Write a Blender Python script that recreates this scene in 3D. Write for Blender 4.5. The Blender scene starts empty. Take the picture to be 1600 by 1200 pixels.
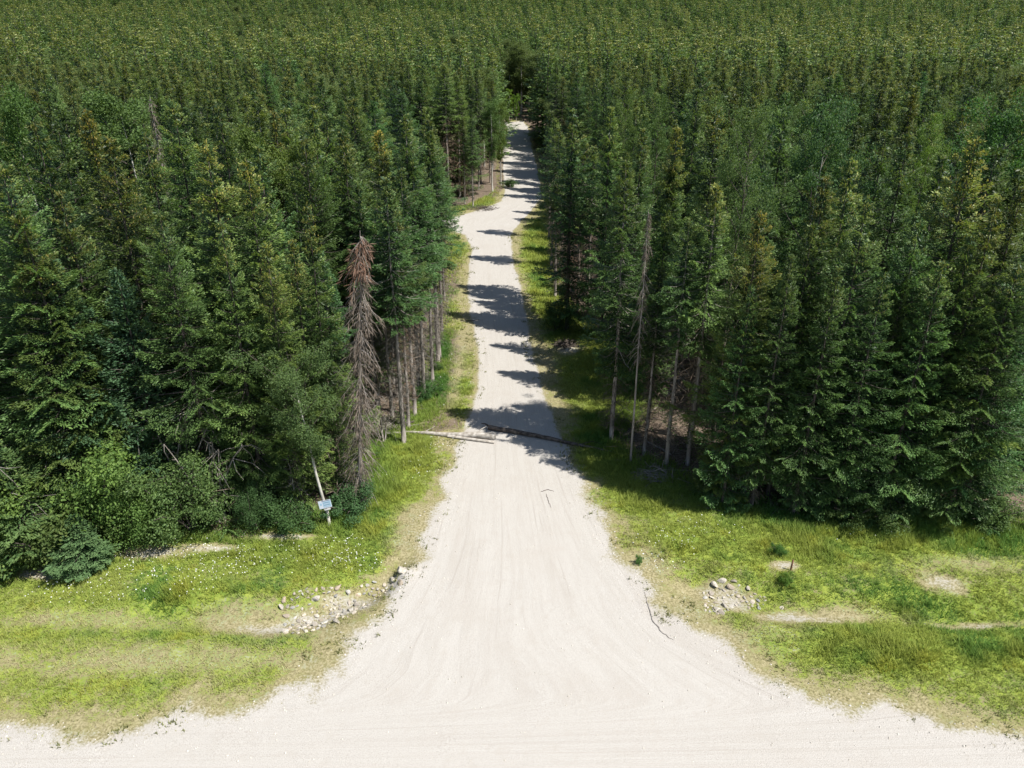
import bpy, math, numpy as np
from mathutils import Vector, Matrix
R = math.radians
SC = bpy.context.scene
COL = SC.collection

# ------------------------------------------------------------------ camera, sky, sun, exposure
FPX, PITCH, CAMH = 1200.0, 25.1, 24.0           # focal length in photo pixels, tilt down, height
cam_d = bpy.data.cameras.new('camera'); cam = bpy.data.objects.new('camera', cam_d); COL.objects.link(cam)
cam_d.sensor_width = 36.0; cam_d.lens = FPX / 1600 * 36; cam_d.clip_end = 4000; cam_d.clip_start = 0.5
cam.location = (0, 0, CAMH); cam.rotation_euler = (R(90 - PITCH), 0, 0)
SC.camera = cam
SUN_AZ, SUN_EL = (0.93, -0.36), 57.0            # horizontal direction towards the sun, elevation
sx, sy = SUN_AZ; sl = math.hypot(sx, sy); sx /= sl; sy /= sl
SUNV = Vector((sx * math.cos(R(SUN_EL)), sy * math.cos(R(SUN_EL)), math.sin(R(SUN_EL))))
W = bpy.data.worlds.new('World'); SC.world = W; W.use_nodes = True
nt = W.node_tree; nt.nodes.clear()
o_ = nt.nodes.new('ShaderNodeOutputWorld'); b_ = nt.nodes.new('ShaderNodeBackground'); s_ = nt.nodes.new('ShaderNodeTexSky')
s_.sky_type = 'NISHITA'; s_.dust_density = 0.6; s_.ozone_density = 1.0; s_.sun_disc = False; s_.sun_elevation = R(SUN_EL); s_.sun_rotation = math.atan2(sx, sy)
b_.inputs['Strength'].default_value = 0.085
nt.links.new(s_.outputs[0], b_.inputs[0]); nt.links.new(b_.outputs[0], o_.inputs[0])
sun_d = bpy.data.lights.new('sun', 'SUN'); sun_d.energy = 5.0; sun_d.angle = R(0.53); sun_d.color = (1.0, 0.965, 0.91)
sun = bpy.data.objects.new('sun', sun_d); COL.objects.link(sun)
sun.rotation_euler = SUNV.to_track_quat('Z', 'Y').to_euler()
SC.view_settings.view_transform = 'Standard'; SC.view_settings.look = 'None'
SC.view_settings.exposure = 0.72; SC.view_settings.gamma = 1.0; SC.view_settings.use_curve_mapping = False
cy = SC.cycles
cy.max_bounces = 6; cy.diffuse_bounces = 3; cy.glossy_bounces = 2; cy.transmission_bounces = 3; cy.transparent_max_bounces = 4
cy.use_denoising = True; cy.caustics_reflective = False; cy.caustics_refractive = False
SC.render.use_persistent_data = False

# ------------------------------------------------------------------ pixel <-> ground
CT, ST = math.cos(R(PITCH)), math.sin(R(PITCH))
def ray(u, v):
    xc, yc = (u - 800) / FPX, -(v - 600) / FPX
    return np.array([xc, CT + yc * ST, -ST + yc * CT])
def gp(u, v, z=0.0):
    r = ray(u, v); t = (z - CAMH) / r[2]
    return np.array([r[0] * t, r[1] * t])
def top_at(u, v, vb):
    """tree whose top is at pixel (u, v) and whose base stands on the ground row vb -> X, Y, height"""
    Y = gp(800, vb)[1]; r = ray(u, v); t = Y / r[1]
    return r[0] * t, Y, CAMH + r[2] * t
def base_top(ub, vb, vt):
    x, y = gp(ub, vb); r = ray(800, vt)
    return x, y, CAMH + r[2] * (y / r[1])
def pxw(X, Y, Z=0.0):
    d = Y * CT - (Z - CAMH) * ST; up = Y * ST + (Z - CAMH) * CT
    return 800 + FPX * X / d, 600 - FPX * up / d

# ------------------------------------------------------------------ numpy noise
def _hash(ix, iy, s):
    h = (ix.astype(np.int64) * 374761393 + iy.astype(np.int64) * 668265263 + s * 69069) & 0x7fffffff
    h = ((h ^ (h >> 13)) * 1274126177) & 0x7fffffff
    return ((h ^ (h >> 16)) & 0xffff) / 65535.0
def vnoise(x, y, s=0):
    x = np.asarray(x, float); y = np.asarray(y, float)
    ix, iy = np.floor(x), np.floor(y); fx, fy = x - ix, y - iy
    fx = fx * fx * (3 - 2 * fx); fy = fy * fy * (3 - 2 * fy)
    a, b = _hash(ix, iy, s), _hash(ix + 1, iy, s); c, d = _hash(ix, iy + 1, s), _hash(ix + 1, iy + 1, s)
    return (a * (1 - fx) + b * fx) * (1 - fy) + (c * (1 - fx) + d * fx) * fy
def fbm(x, y, s=0, o=4):
    t, a, n = 0, 0.5, 0
    for i in range(o):
        t = t + a * vnoise(np.asarray(x) * 2 ** i, np.asarray(y) * 2 ** i, s + i * 17); n += a; a *= 0.5
    return t / n
def sstep(a, b, x):
    t = np.clip((np.asarray(x, float) - a) / (b - a), 0, 1); return t * t * (3 - 2 * t)

# ------------------------------------------------------------------ layout of the clearing
LEFT_EDGE = [(-700, 1168), (-100, 1160), (200, 1150), (370, 1122), (470, 1084), (530, 1048), (590, 975), (640, 905), (672, 850), (692, 790), (706, 740), (718, 700),
             (735, 655), (748, 615), (752, 570), (748, 530), (739, 490), (733, 450), (735, 412), (741, 388), (728, 366), (700, 357), (640, 352), (640, 340), (715, 339),
             (758, 326), (785, 315), (791, 300), (789, 280), (787, 262), (787, 240), (795, 217), (792, 211), (775, 207)]
RIGHT_EDGE = [(2300, 1175), (1750, 1170), (1500, 1152), (1330, 1112), (1235, 1078), (1165, 1047), (1085, 1005), (1025, 950), (988, 900), (958, 860), (932, 812), (908, 765), (890, 722), (872, 688),
              (858, 650), (845, 610), (832, 570), (825, 540), (820, 500), (812, 460), (803, 420), (796, 392), (796, 366), (812, 345), (832, 325),
              (843, 310), (843, 290), (838, 265), (831, 245), (826, 222), (824, 212), (815, 205)]
LE = np.array([gp(*p) for p in LEFT_EDGE]); RE = np.array([gp(*p) for p in RIGHT_EDGE])
ROAD_POLY = np.vstack([[[-80, -30]], LE, RE[::-1], [[90, -30]]])
FOREST_L = [(-900, 900), (-300, 898), (0, 888), (100, 870), (200, 845), (300, 834), (400, 828), (470, 818), (530, 800), (575, 772), (572, 700), (600, 668), (640, 655), (660, 635),
            (676, 600), (688, 550), (692, 500), (697, 450), (705, 410), (703, 372), (640, 366), (640, 330), (735, 323), (775, 306), (788, 293), (786, 262), (785, 240), (793, 217), (780, 205)]
FOREST_R = [(2500, 832), (1800, 828), (1600, 822), (1400, 814), (1250, 803), (1150, 788), (1090, 765), (1040, 733), (985, 728), (950, 690), (1000, 640), (1010, 560), (935, 515),
            (885, 488), (868, 460), (862, 420), (858, 380), (856, 340), (853, 300), (843, 262), (835, 232), (829, 212), (815, 203)]
FL = np.array([gp(*p) for p in FOREST_L]); FR = np.array([gp(*p) for p in FOREST_R])
OPEN_POLY = np.vstack([[[-140, -30]], FL, FR[::-1], [[140, -30]]])
def seg_dist(P, poly):
    """unsigned distance and inside test for points P (n,2) against a closed polygon"""
    A = poly; B = np.roll(poly, -1, 0)
    d2 = np.full(len(P), 1e18); ins = np.zeros(len(P), bool)
    for a, b in zip(A, B):
        ab = b - a; L2 = max((ab ** 2).sum(), 1e-9)
        t = np.clip(((P - a) @ ab) / L2, 0, 1); q = a + t[:, None] * ab
        d2 = np.minimum(d2, ((P - q) ** 2).sum(1))
        c = (a[1] > P[:, 1]) != (b[1] > P[:, 1])
        with np.errstate(divide='ignore', invalid='ignore'):
            xi = (b[0] - a[0]) * (P[:, 1] - a[1]) / (b[1] - a[1] + 1e-12) + a[0]
        ins ^= c & (P[:, 0] < xi)
    return np.sqrt(d2), ins
def sdist(P, poly):
    d, i = seg_dist(P, poly); return np.where(i, -d, d)
def blob(P, u, v, ru, rv, s=3):
    """soft patch around the ground point under a photo pixel, sized in photo pixels"""
    c = gp(u, v); rx = abs(gp(u + ru, v)[0] - c[0]); ry = abs(gp(u, v - rv)[1] - gp(u, v + rv)[1]) / 2
    wob = (fbm(P[:, 0] * 0.9, P[:, 1] * 0.9, s) - 0.5) * 1.1
    d = np.sqrt(((P[:, 0] - c[0]) / rx) ** 2 + ((P[:, 1] - c[1]) / ry) ** 2) + wob
    return 1 - sstep(0.25, 1.35, d)
DITCH = [[(250, 955), (420, 965), (500, 950), (560, 925), (625, 893)], [(1090, 915), (1150, 935), (1250, 950), (1420, 955), (1640, 960)]]
def line_dist(P, pts):
    pts = [gp(*p) for p in pts]; d2 = np.full(len(P), 1e18)
    for a, b in zip(pts[:-1], pts[1:]):
        ab = b - a; t = np.clip(((P - a) @ ab) / (ab @ ab), 0, 1)
        d2 = np.minimum(d2, ((P - a - t[:, None] * ab) ** 2).sum(1))
    return np.sqrt(d2)
def height(P):
    P = np.asarray(P, float).reshape(-1, 2); x, y = P[:, 0], P[:, 1]
    rd = sdist(P, ROAD_POLY)
    z = (fbm(x * 0.25, y * 0.25, 5) - 0.5) * 0.5 * sstep(0.5, 5, rd) + (fbm(x * 1.3, y * 1.3, 9) - 0.5) * 0.10 * sstep(0.0, 1.0, rd)
    z = z + 0.02 * (fbm(x * 1.2, y * 0.6, 31) - 0.5) * (rd < 0)
    near = 1 - sstep(0.0, 1.5, np.abs(rd + 0.2)); z = z + 0.04 * near * (fbm(x * 2, y * 2, 11) - 0.4)
    z = z - 0.55 * np.exp(-(line_dist(P, DITCH[0]) / 1.0) ** 2) * sstep(0.0, 1.2, rd)
    z = z - 0.45 * np.exp(-(line_dist(P, DITCH[1]) / 1.1) ** 2) * sstep(0.0, 1.2, rd)
    c = gp(628, 893); z = z + 0.32 * np.exp(-(((x - c[0]) / 0.55) ** 2 + ((y - c[1]) / 0.5) ** 2))
    z = z + 36 * np.clip((y - 120) / 400, 0, 1) ** 1.7 + 7 * (fbm(x * 0.012, y * 0.012, 77) - 0.5) * sstep(185, 320, y)
    return z
def hz(x, y): return float(height([[x, y]])[0])

# ------------------------------------------------------------------ mesh helpers
def mesh_np(name, V, F, k, mat_idx=None, attrs=None, smooth=False, point_attrs=None):
    me = bpy.data.meshes.new(name); V = np.ascontiguousarray(V, np.float32); F = np.ascontiguousarray(F, np.int32).reshape(-1, k)
    me.vertices.add(len(V)); me.vertices.foreach_set('co', V.ravel())
    me.loops.add(F.size); me.loops.foreach_set('vertex_index', F.ravel())
    me.polygons.add(len(F)); me.polygons.foreach_set('loop_start', np.arange(len(F), dtype=np.int32) * k)
    if mat_idx is not None: me.polygons.foreach_set('material_index', np.ascontiguousarray(mat_idx, np.int32))
    me.polygons.foreach_set('use_smooth', np.full(len(F), smooth))
    me.update(calc_edges=True)
    for nm, a in (attrs or {}).items():
        a = np.asarray(a, np.float32)
        if a.ndim == 1:
            at = me.attributes.new(nm, 'FLOAT', 'FACE'); at.data.foreach_set('value', a)
        else:
            at = me.attributes.new(nm, 'FLOAT_COLOR', 'FACE'); at.data.foreach_set('color', a.ravel())
    for nm, a in (point_attrs or {}).items():
        a = np.asarray(a, np.float32)
        if a.ndim == 1:
            at = me.attributes.new(nm, 'FLOAT', 'POINT'); at.data.foreach_set('value', a)
        else:
            at = me.attributes.new(nm, 'FLOAT_COLOR', 'POINT'); at.data.foreach_set('color', a.ravel())
    return me
def unit(a): return a / np.maximum(np.linalg.norm(a, axis=-1, keepdims=True), 1e-9)
class Cards:
    """many small leaf faces, four corners each"""
    def __init__(self): self.V = []; self.A = {}
    def kite(self, c, d, s, l, w, wide=0.45, **attr):
        c, d, s = (np.asarray(a, float) for a in (c, d, s)); n = len(c)
        l = np.broadcast_to(l, n)[:, None]; w = np.broadcast_to(w, n)[:, None]
        q = np.stack([c, c + d * l * wide + s * w / 2, c + d * l, c + d * l * wide - s * w / 2], 1)
        self.V.append(q.reshape(-1, 3))
        for k, a in attr.items(): self.A.setdefault(k, []).append(np.broadcast_to(np.asarray(a, float), n))
    def build(self, name, mat):
        V = np.concatenate(self.V); F = np.arange(len(V)).reshape(-1, 4)
        me = mesh_np(name, V, F, 4, None, {k: np.concatenate(a) for k, a in self.A.items()}); me.materials.append(mat); return me
class Tubes:
    """tapered round limbs, closed at the tips"""
    def __init__(self): self.V = []; self.F = []; self.n = 0
    def add(self, pts, rad, sides=6):
        pts = np.asarray(pts, float); rad = np.asarray(rad, float); m = len(pts)
        t = unit(np.gradient(pts, axis=0)); ref = np.array([0.31, 0.95, 0.05]) if abs(t[0][2]) > 0.7 else np.array([0, 0, 1.0])
        a = unit(np.cross(t, ref)); b = np.cross(t, a); an = np.arange(sides) * 2 * np.pi / sides
        ring = pts[:, None] + rad[:, None, None] * (np.cos(an)[None, :, None] * a[:, None] + np.sin(an)[None, :, None] * b[:, None])
        base = self.n; self.V.append(ring.reshape(-1, 3))
        i, j = np.meshgrid(np.arange(m - 1), np.arange(sides), indexing='ij'); j2 = (j + 1) % sides
        self.F.append(base + np.stack([i * sides + j, i * sides + j2, (i + 1) * sides + j2, (i + 1) * sides + j], -1).reshape(-1, 4))
        self.n += m * sides
        for e in (0, m - 1):                                        # end caps as a fan of quads
            if sides >= 4 and rad[e] > 0.015:
                r0 = base + e * sides
                for q in range(1, sides - 2, 2): self.F.append(np.array([[r0, r0 + q, r0 + q + 1, r0 + q + 2]]))
                if sides % 2 == 1: pass
    def build(self, name, mat, smooth=True):
        me = mesh_np(name, np.concatenate(self.V), np.concatenate(self.F), 4, smooth=smooth); me.materials.append(mat); return me

# ------------------------------------------------------------------ materials
def mat_new(name):
    m = bpy.data.materials.new(name); m.use_nodes = True; m.node_tree.nodes.clear(); return m, m.node_tree
def N(t, kind, **kw):
    n = t.nodes.new(kind)
    for k, v in kw.items(): setattr(n, k, v)
    return n
def L(t, a, b): t.links.new(a, b)
def mixc(t, fac, a, b, mode='MIX'):
    n = N(t, 'ShaderNodeMix', data_type='RGBA', blend_type=mode)
    for sock, v in ((n.inputs[0], fac), (n.inputs[6], a), (n.inputs[7], b)):
        if hasattr(v, 'links') or hasattr(v, 'is_linked'): L(t, v, sock)
        elif isinstance(v, (int, float)): sock.default_value = v
        else: sock.default_value = (*v, 1)
    return n.outputs[2]
def mathn(t, op, a, b=None, c=None, clamp=False):
    n = N(t, 'ShaderNodeMath', operation=op, use_clamp=clamp)
    for i, v in enumerate((a, b, c)):
        if v is None: continue
        if isinstance(v, (int, float)): n.inputs[i].default_value = v
        else: L(t, v, n.inputs[i])
    return n.outputs[0]
def noise(t, scale, detail=3, vec=None, rough=0.55, dist=0.0):
    n = N(t, 'ShaderNodeTexNoise'); n.inputs['Scale'].default_value = scale; n.inputs['Detail'].default_value = detail
    n.inputs['Roughness'].default_value = rough; n.inputs['Distortion'].default_value = dist
    if vec is not None: L(t, vec, n.inputs['Vector'])
    return n.outputs[0]
def smap(t, x, a, b):
    n = N(t, 'ShaderNodeMapRange', interpolation_type='SMOOTHSTEP'); L(t, x, n.inputs[0])
    n.inputs[1].default_value = a; n.inputs[2].default_value = b; return n.outputs[0]
def attr(t, name): return N(t, 'ShaderNodeAttribute', attribute_name=name)
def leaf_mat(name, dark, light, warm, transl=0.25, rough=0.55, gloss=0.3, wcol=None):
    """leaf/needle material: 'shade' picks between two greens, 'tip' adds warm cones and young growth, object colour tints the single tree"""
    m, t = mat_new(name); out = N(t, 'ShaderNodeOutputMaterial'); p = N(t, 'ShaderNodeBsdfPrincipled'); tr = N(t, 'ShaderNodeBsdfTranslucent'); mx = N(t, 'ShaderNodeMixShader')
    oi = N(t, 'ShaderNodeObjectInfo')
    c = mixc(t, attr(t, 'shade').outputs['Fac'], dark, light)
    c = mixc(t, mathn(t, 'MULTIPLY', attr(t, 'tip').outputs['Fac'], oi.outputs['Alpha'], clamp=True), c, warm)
    c = mixc(t, 1.0, c, oi.outputs['Color'], 'MULTIPLY')
    L(t, c, p.inputs['Base Color']); p.inputs['Roughness'].default_value = rough; p.inputs['Specular IOR Level'].default_value = gloss
    tc = mixc(t, 1.0, c, (1.25, 1.3, 0.6), 'MULTIPLY'); L(t, tc, tr.inputs['Color'])
    mx.inputs[0].default_value = transl; L(t, p.outputs[0], mx.inputs[1]); L(t, tr.outputs[0], mx.inputs[2]); L(t, mx.outputs[0], out.inputs[0])
    return m
def bark_mat(name, a, b, scale=6, stretch=0.2, rough=0.9):
    m, t = mat_new(name); out = N(t, 'ShaderNodeOutputMaterial'); p = N(t, 'ShaderNodeBsdfPrincipled')
    g = N(t, 'ShaderNodeTexCoord'); mp = N(t, 'ShaderNodeMapping'); L(t, g.outputs['Object'], mp.inputs[0]); mp.inputs['Scale'].default_value = (1, 1, stretch)
    n = noise(t, scale, 4, mp.outputs[0]); n2 = noise(t, 0.6, 2, g.outputs['Object'])
    c = mixc(t, smap(t, n, 0.3, 0.7), a, b); c = mixc(t, mathn(t, 'MULTIPLY', n2, 0.5), c, [x * 0.5 for x in a])
    L(t, c, p.inputs['Base Color']); p.inputs['Roughness'].default_value = rough; p.inputs['Specular IOR Level'].default_value = 0.15
    bp = N(t, 'ShaderNodeBump'); bp.inputs['Strength'].default_value = 0.6; bp.inputs['Distance'].default_value = 0.02; L(t, n, bp.inputs['Height']); L(t, bp.outputs[0], p.inputs['Normal'])
    L(t, p.outputs[0], out.inputs[0]); return m
def face_col_mat(name, transl=0.2, rough=0.6):
    """colour of each blade or petal stored on the face"""
    m, t = mat_new(name); out = N(t, 'ShaderNodeOutputMaterial'); p = N(t, 'ShaderNodeBsdfPrincipled'); tr = N(t, 'ShaderNodeBsdfTranslucent'); mx = N(t, 'ShaderNodeMixShader')
    c = attr(t, 'col').outputs['Color']; L(t, c, p.inputs['Base Color']); L(t, c, tr.inputs['Color'])
    p.inputs['Roughness'].default_value = rough; p.inputs['Specular IOR Level'].default_value = 0.2
    mx.inputs[0].default_value = transl; L(t, p.outputs[0], mx.inputs[1]); L(t, tr.outputs[0], mx.inputs[2]); L(t, mx.outputs[0], out.inputs[0]); return m
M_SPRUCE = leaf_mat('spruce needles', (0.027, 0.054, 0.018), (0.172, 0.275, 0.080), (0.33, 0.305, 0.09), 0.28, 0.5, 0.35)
M_YOUNG = leaf_mat('young spruce needles', (0.035, 0.080, 0.042), (0.11, 0.185, 0.095), (0.2, 0.2, 0.06), 0.25, 0.5, 0.35)
M_LEAF = leaf_mat('broad leaves', (0.036, 0.070, 0.024), (0.135, 0.195, 0.070), (0.2, 0.21, 0.065), 0.38, 0.6, 0.2)
M_DEADN = leaf_mat('dead needles', (0.07, 0.045, 0.03), (0.20, 0.125, 0.08), (0.28, 0.12, 0.06), 0.05, 0.8, 0.1)
M_TWIG = leaf_mat('bare twigs', (0.09, 0.073, 0.057), (0.23, 0.185, 0.145), (0.16, 0.09, 0.06), 0.0, 0.9, 0.1)
M_BARK = bark_mat('spruce bark', (0.06, 0.05, 0.042), (0.16, 0.135, 0.115))
M_SNAG = bark_mat('weathered bark', (0.19, 0.165, 0.14), (0.40, 0.36, 0.32))
M_ASPEN = bark_mat('aspen bark', (0.36, 0.34, 0.29), (0.55, 0.53, 0.47), 3, 1.6)
M_LOG = bark_mat('log bark', (0.27, 0.24, 0.20), (0.58, 0.54, 0.48), 4, 1.0)
M_LOGD = bark_mat('dark log bark', (0.045, 0.036, 0.03), (0.20, 0.165, 0.14), 5, 1.0)
M_BLADE = face_col_mat('grass blades', 0.4)
M_PETAL = face_col_mat('petals', 0.25, 0.7)

def ground_material():
    m, t = mat_new('ground and gravel'); out = N(t, 'ShaderNodeOutputMaterial'); p = N(t, 'ShaderNodeBsdfPrincipled')
    geo = N(t, 'ShaderNodeNewGeometry'); P = geo.outputs['Position']
    w = attr(t, 'cover'); sep = N(t, 'ShaderNodeSeparateColor'); L(t, w.outputs['Color'], sep.inputs[0])
    lane = attr(t, 'lane')
    n_f = noise(t, 9, 4, P, 0.65); n_m = noise(t, 1.6, 4, P, 0.6); n_c = noise(t, 0.25, 3, P); n_x = noise(t, 38, 2, P, 0.6)
    # gravel: pale crushed stone with wheel streaks that follow the track
    sv = N(t, 'ShaderNodeMapping'); L(t, lane.outputs['Vector'], sv.inputs[0]); sv.inputs['Scale'].default_value = (26, 0.22, 1)
    st = noise(t, 1.0, 5, sv.outputs[0], 0.7, 1.1)
    sv2 = N(t, 'ShaderNodeMapping'); L(t, lane.outputs['Vector'], sv2.inputs[0]); sv2.inputs['Scale'].default_value = (7, 0.10, 1)
    st2 = noise(t, 1.0, 4, sv2.outputs[0], 0.65, 0.9)
    g = mixc(t, smap(t, st, 0.35, 0.68), (0.435, 0.412, 0.376), (0.405, 0.380, 0.343))
    g = mixc(t, mathn(t, 'MULTIPLY', smap(t, st2, 0.5, 0.72), 0.4), g, (0.35, 0.317, 0.278))
    sv3 = N(t, 'ShaderNodeMapping'); L(t, lane.outputs['Vector'], sv3.inputs[0]); sv3.inputs['Scale'].default_value = (44, 0.10, 1)
    st3 = noise(t, 1.0, 3, sv3.outputs[0], 0.6, 0.5)
    g = mixc(t, mathn(t, 'MULTIPLY', smap(t, st3, 0.60, 0.70), 0.5), g, (0.31, 0.283, 0.25))
    g = mixc(t, mathn(t, 'MULTIPLY', smap(t, n_c, 0.5, 0.75), 0.4), g, (0.38, 0.345, 0.303))
    g = mixc(t, mathn(t, 'MULTIPLY', smap(t, n_x, 0.46, 0.66), 0.8), g, (0.22, 0.20, 0.172))
    g = mixc(t, mathn(t, 'MULTIPLY', smap(t, n_f, 0.6, 0.8), 0.35), g, (0.48, 0.455, 0.415))
    g = mixc(t, mathn(t, 'MULTIPLY', smap(t, n_m, 0.52, 0.68), 0.35), g, (0.35, 0.32, 0.28))
    # soil and dry thatch
    d = mixc(t, smap(t, n_f, 0.35, 0.65), (0.17, 0.15, 0.075), (0.33, 0.29, 0.165))
    d = mixc(t, smap(t, n_m, 0.4, 0.75), d, (0.20, 0.19, 0.075))
    # green turf
    v = mixc(t, smap(t, n_m, 0.35, 0.65), (0.14, 0.21, 0.034), (0.235, 0.275, 0.05))
    v = mixc(t, smap(t, n_f, 0.45, 0.7), v, (0.12, 0.165, 0.028))
    # forest litter
    f = mixc(t, smap(t, n_f, 0.35, 0.65), (0.085, 0.062, 0.045), (0.21, 0.165, 0.125))
    f = mixc(t, smap(t, n_m, 0.5, 0.8), f, (0.035, 0.045, 0.02))
    br = mathn(t, 'SUBTRACT', mathn(t, 'ADD', n_f, mathn(t, 'MULTIPLY', n_m, 0.8)), 0.9)
    def wob(x, k): return smap(t, mathn(t, 'ADD', x, mathn(t, 'MULTIPLY', br, k)), 0.25, 0.75)
    c = mixc(t, wob(sep.outputs[1], 2.0), d, v); c = mixc(t, wob(sep.outputs[2], 0.9), c, f); c = mixc(t, wob(sep.outputs[0], 1.0), c, g)
    L(t, c, p.inputs['Base Color']); p.inputs['Roughness'].default_value = 0.95; p.inputs['Specular IOR Level'].default_value = 0.1
    bp = N(t, 'ShaderNodeBump'); bp.inputs['Strength'].default_value = 0.5; bp.inputs['Distance'].default_value = 0.03
    h = mathn(t, 'ADD', mathn(t, 'MULTIPLY', n_x, 0.5), mathn(t, 'ADD', n_f, mathn(t, 'MULTIPLY', st, 0.8))); L(t, h, bp.inputs['Height']); L(t, bp.outputs[0], p.inputs['Normal'])
    L(t, p.outputs[0], out.inputs[0]); return m
M_GROUND = ground_material()

def rock_mat():
    m, t = mat_new('pale stone'); out = N(t, 'ShaderNodeOutputMaterial'); p = N(t, 'ShaderNodeBsdfPrincipled'); oi = N(t, 'ShaderNodeObjectInfo'); tc = N(t, 'ShaderNodeTexCoord')
    n = noise(t, 7, 4, tc.outputs['Object']); c = mixc(t, smap(t, n, 0.3, 0.7), (0.36, 0.33, 0.28), (0.58, 0.54, 0.47)); c = mixc(t, 1.0, c, oi.outputs['Color'], 'MULTIPLY')
    L(t, c, p.inputs['Base Color']); p.inputs['Roughness'].default_value = 0.9
    bp = N(t, 'ShaderNodeBump'); bp.inputs['Strength'].default_value = 0.4; bp.inputs['Distance'].default_value = 0.02; L(t, n, bp.inputs['Height']); L(t, bp.outputs[0], p.inputs['Normal'])
    L(t, p.outputs[0], out.inputs[0]); return m
M_ROCK = rock_mat()

# ------------------------------------------------------------------ object helpers
def link(name, me, parent=None):
    o = bpy.data.objects.new(name, me); COL.objects.link(o)
    if parent is not None: o.parent = parent
    return o
def tag(o, label=None, cat=None, group=None, kind=None):
    for k, v in (('label', label), ('category', cat), ('group', group), ('kind', kind)):
        if v: o[k] = v
    return o
def place(name, parts, loc, rz=0, scale=(1, 1, 1), tilt=(0, 0), color=None):
    """a thing: an Empty at the base with its part meshes as children"""
    e = bpy.data.objects.new(name, None); COL.objects.link(e); e.empty_display_size = 0.3
    e.location = loc; e.rotation_euler = (tilt[0], tilt[1], rz); e.scale = scale
    for pn, me in parts.items():
        o = link(pn, me, e)
        if color is not None: o.color = color
    return e

# ------------------------------------------------------------------ the ground and the track
def axis(segs):
    out = []
    for a, b, d in segs: out += list(np.arange(a, b, d))
    out.append(segs[-1][1]); return np.array(out)
xs = axis([(-700, -200, 50), (-200, -60, 10), (-60, -34, 1.0), (-34, -12, 0.34), (-12, 14, 0.24), (14, 34, 0.34), (34, 60, 1.0), (60, 200, 10), (200, 700, 50)])
ys = axis([(-40, 8, 3), (8, 13, 0.6), (13, 42, 0.26), (42, 70, 0.4), (70, 200, 0.9), (200, 300, 10), (300, 1500, 50)])
GX, GY = np.meshgrid(xs, ys); PG = np.stack([GX.ravel(), GY.ravel()], 1)
rd_ = sdist(PG, ROAD_POLY); od_ = sdist(PG, OPEN_POLY); Zg = height(PG)
def covers(P, rd, od):
    x, y = P[:, 0], P[:, 1]
    edge = (fbm(x * 0.55, y * 0.55, 21) - 0.5)
    fr = 1 - 0.78 * sstep(30, 46, y); gravel = 1 - sstep(-0.9 * fr, 0.25 + 1.35 * fr, rd + edge * 2.4 * fr)
    green = sstep(0.2, 2.8, rd + edge * 2.4) * 0.74 + 0.35 * (fbm(x * 0.3, y * 0.3, 40) - 0.5)
    litter = sstep(-0.9, 0.7, od + edge * 1.2)
    def m(*a): return blob(P, *a)
    bare = np.zeros(len(P))
    for b in [(415, 972, 70, 22), (235, 862, 70, 12), (330, 856, 60, 7), (440, 838, 70, 7), (70, 897, 70, 10), (1465, 908, 42, 17), (1535, 966, 75, 9), (1260, 958, 90, 12), (1140, 930, 60, 26), (1225, 885, 26, 8), (625, 900, 40, 14),
              (540, 935, 70, 26), (480, 955, 60, 24), (885, 545, 30, 12)]:
        bare = np.maximum(bare, m(*b))
    thin = np.zeros(len(P))
    for b in [(300, 1030, 420, 30), (150, 965, 170, 18), (520, 985, 110, 30), (360, 950, 90, 25), (1080, 950, 70, 60), (1180, 1000, 110, 40), (1330, 950, 140, 16), (1500, 880, 120, 20), (1020, 880, 50, 40), (640, 830, 60, 60), (720, 560, 20, 60), (840, 560, 40, 40), (850, 640, 60, 12)]:
        thin = np.maximum(thin, m(*b))
    lush = np.zeros(len(P))
    for b in [(640, 740, 90, 60), (480, 870, 150, 25), (300, 925, 90, 20), (1200, 850, 250, 30), (1500, 850, 250, 30), (1420, 935, 70, 22), (960, 780, 60, 30), (1420, 1010, 260, 35), (940, 700, 70, 60), (960, 560, 60, 40), (840, 420, 30, 80), (720, 390, 20, 20), (730, 600, 14, 70), (755, 318, 30, 8), (560, 830, 70, 25)]:
        lush = np.maximum(lush, m(*b))
    green = np.clip(green + 0.45 * lush - 0.28 * thin, 0, 1) * (1 - bare)
    gravel = np.maximum(gravel, bare * 0.50); gravel = np.maximum(gravel, thin * 0.30)
    strip = m(690, 580, 26, 100) + m(705, 440, 16, 60) + m(690, 660, 40, 14)
    litter = np.maximum(litter, np.clip(strip, 0, 1) * 0.75 * (rd > 0.3))
    litter = litter * (rd > 0)
    return gravel, green, litter, bare, thin, lush
gv, gr, li, ba, th, lu = covers(PG, rd_, od_)
cover = np.stack([gv, gr, li, np.ones_like(gv)], 1)
# position across and along the track, so that wheel streaks follow its flare
lo = LE[:, 1].argsort(); yy = np.linspace(5, 190, 400)
def edge_x(E, lim):
    keep = np.abs(E[:, 0]) < lim; q = E[keep]; i = q[:, 1].argsort(); return q[i, 1], q[i, 0]
ly, lx = edge_x(LE, 22); ry, rx = edge_x(RE, 22)
xl = np.interp(PG[:, 1], ly, lx); xr = np.interp(PG[:, 1], ry, rx)
kx = sstep(17.0, 22.0, PG[:, 1])                                     # towards the cross road the streaks turn along it
lane = np.stack([(PG[:, 0] - xl) / np.maximum(xr - xl, 2.5) * kx + (1 - kx) * (PG[:, 1] * 0.16), PG[:, 1] * kx + (1 - kx) * PG[:, 0] * 0.8, np.zeros(len(PG)), np.ones(len(PG))], 1)
nx, ny = len(xs), len(ys); ii, jj = np.meshgrid(np.arange(ny - 1), np.arange(nx - 1), indexing='ij')
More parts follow.
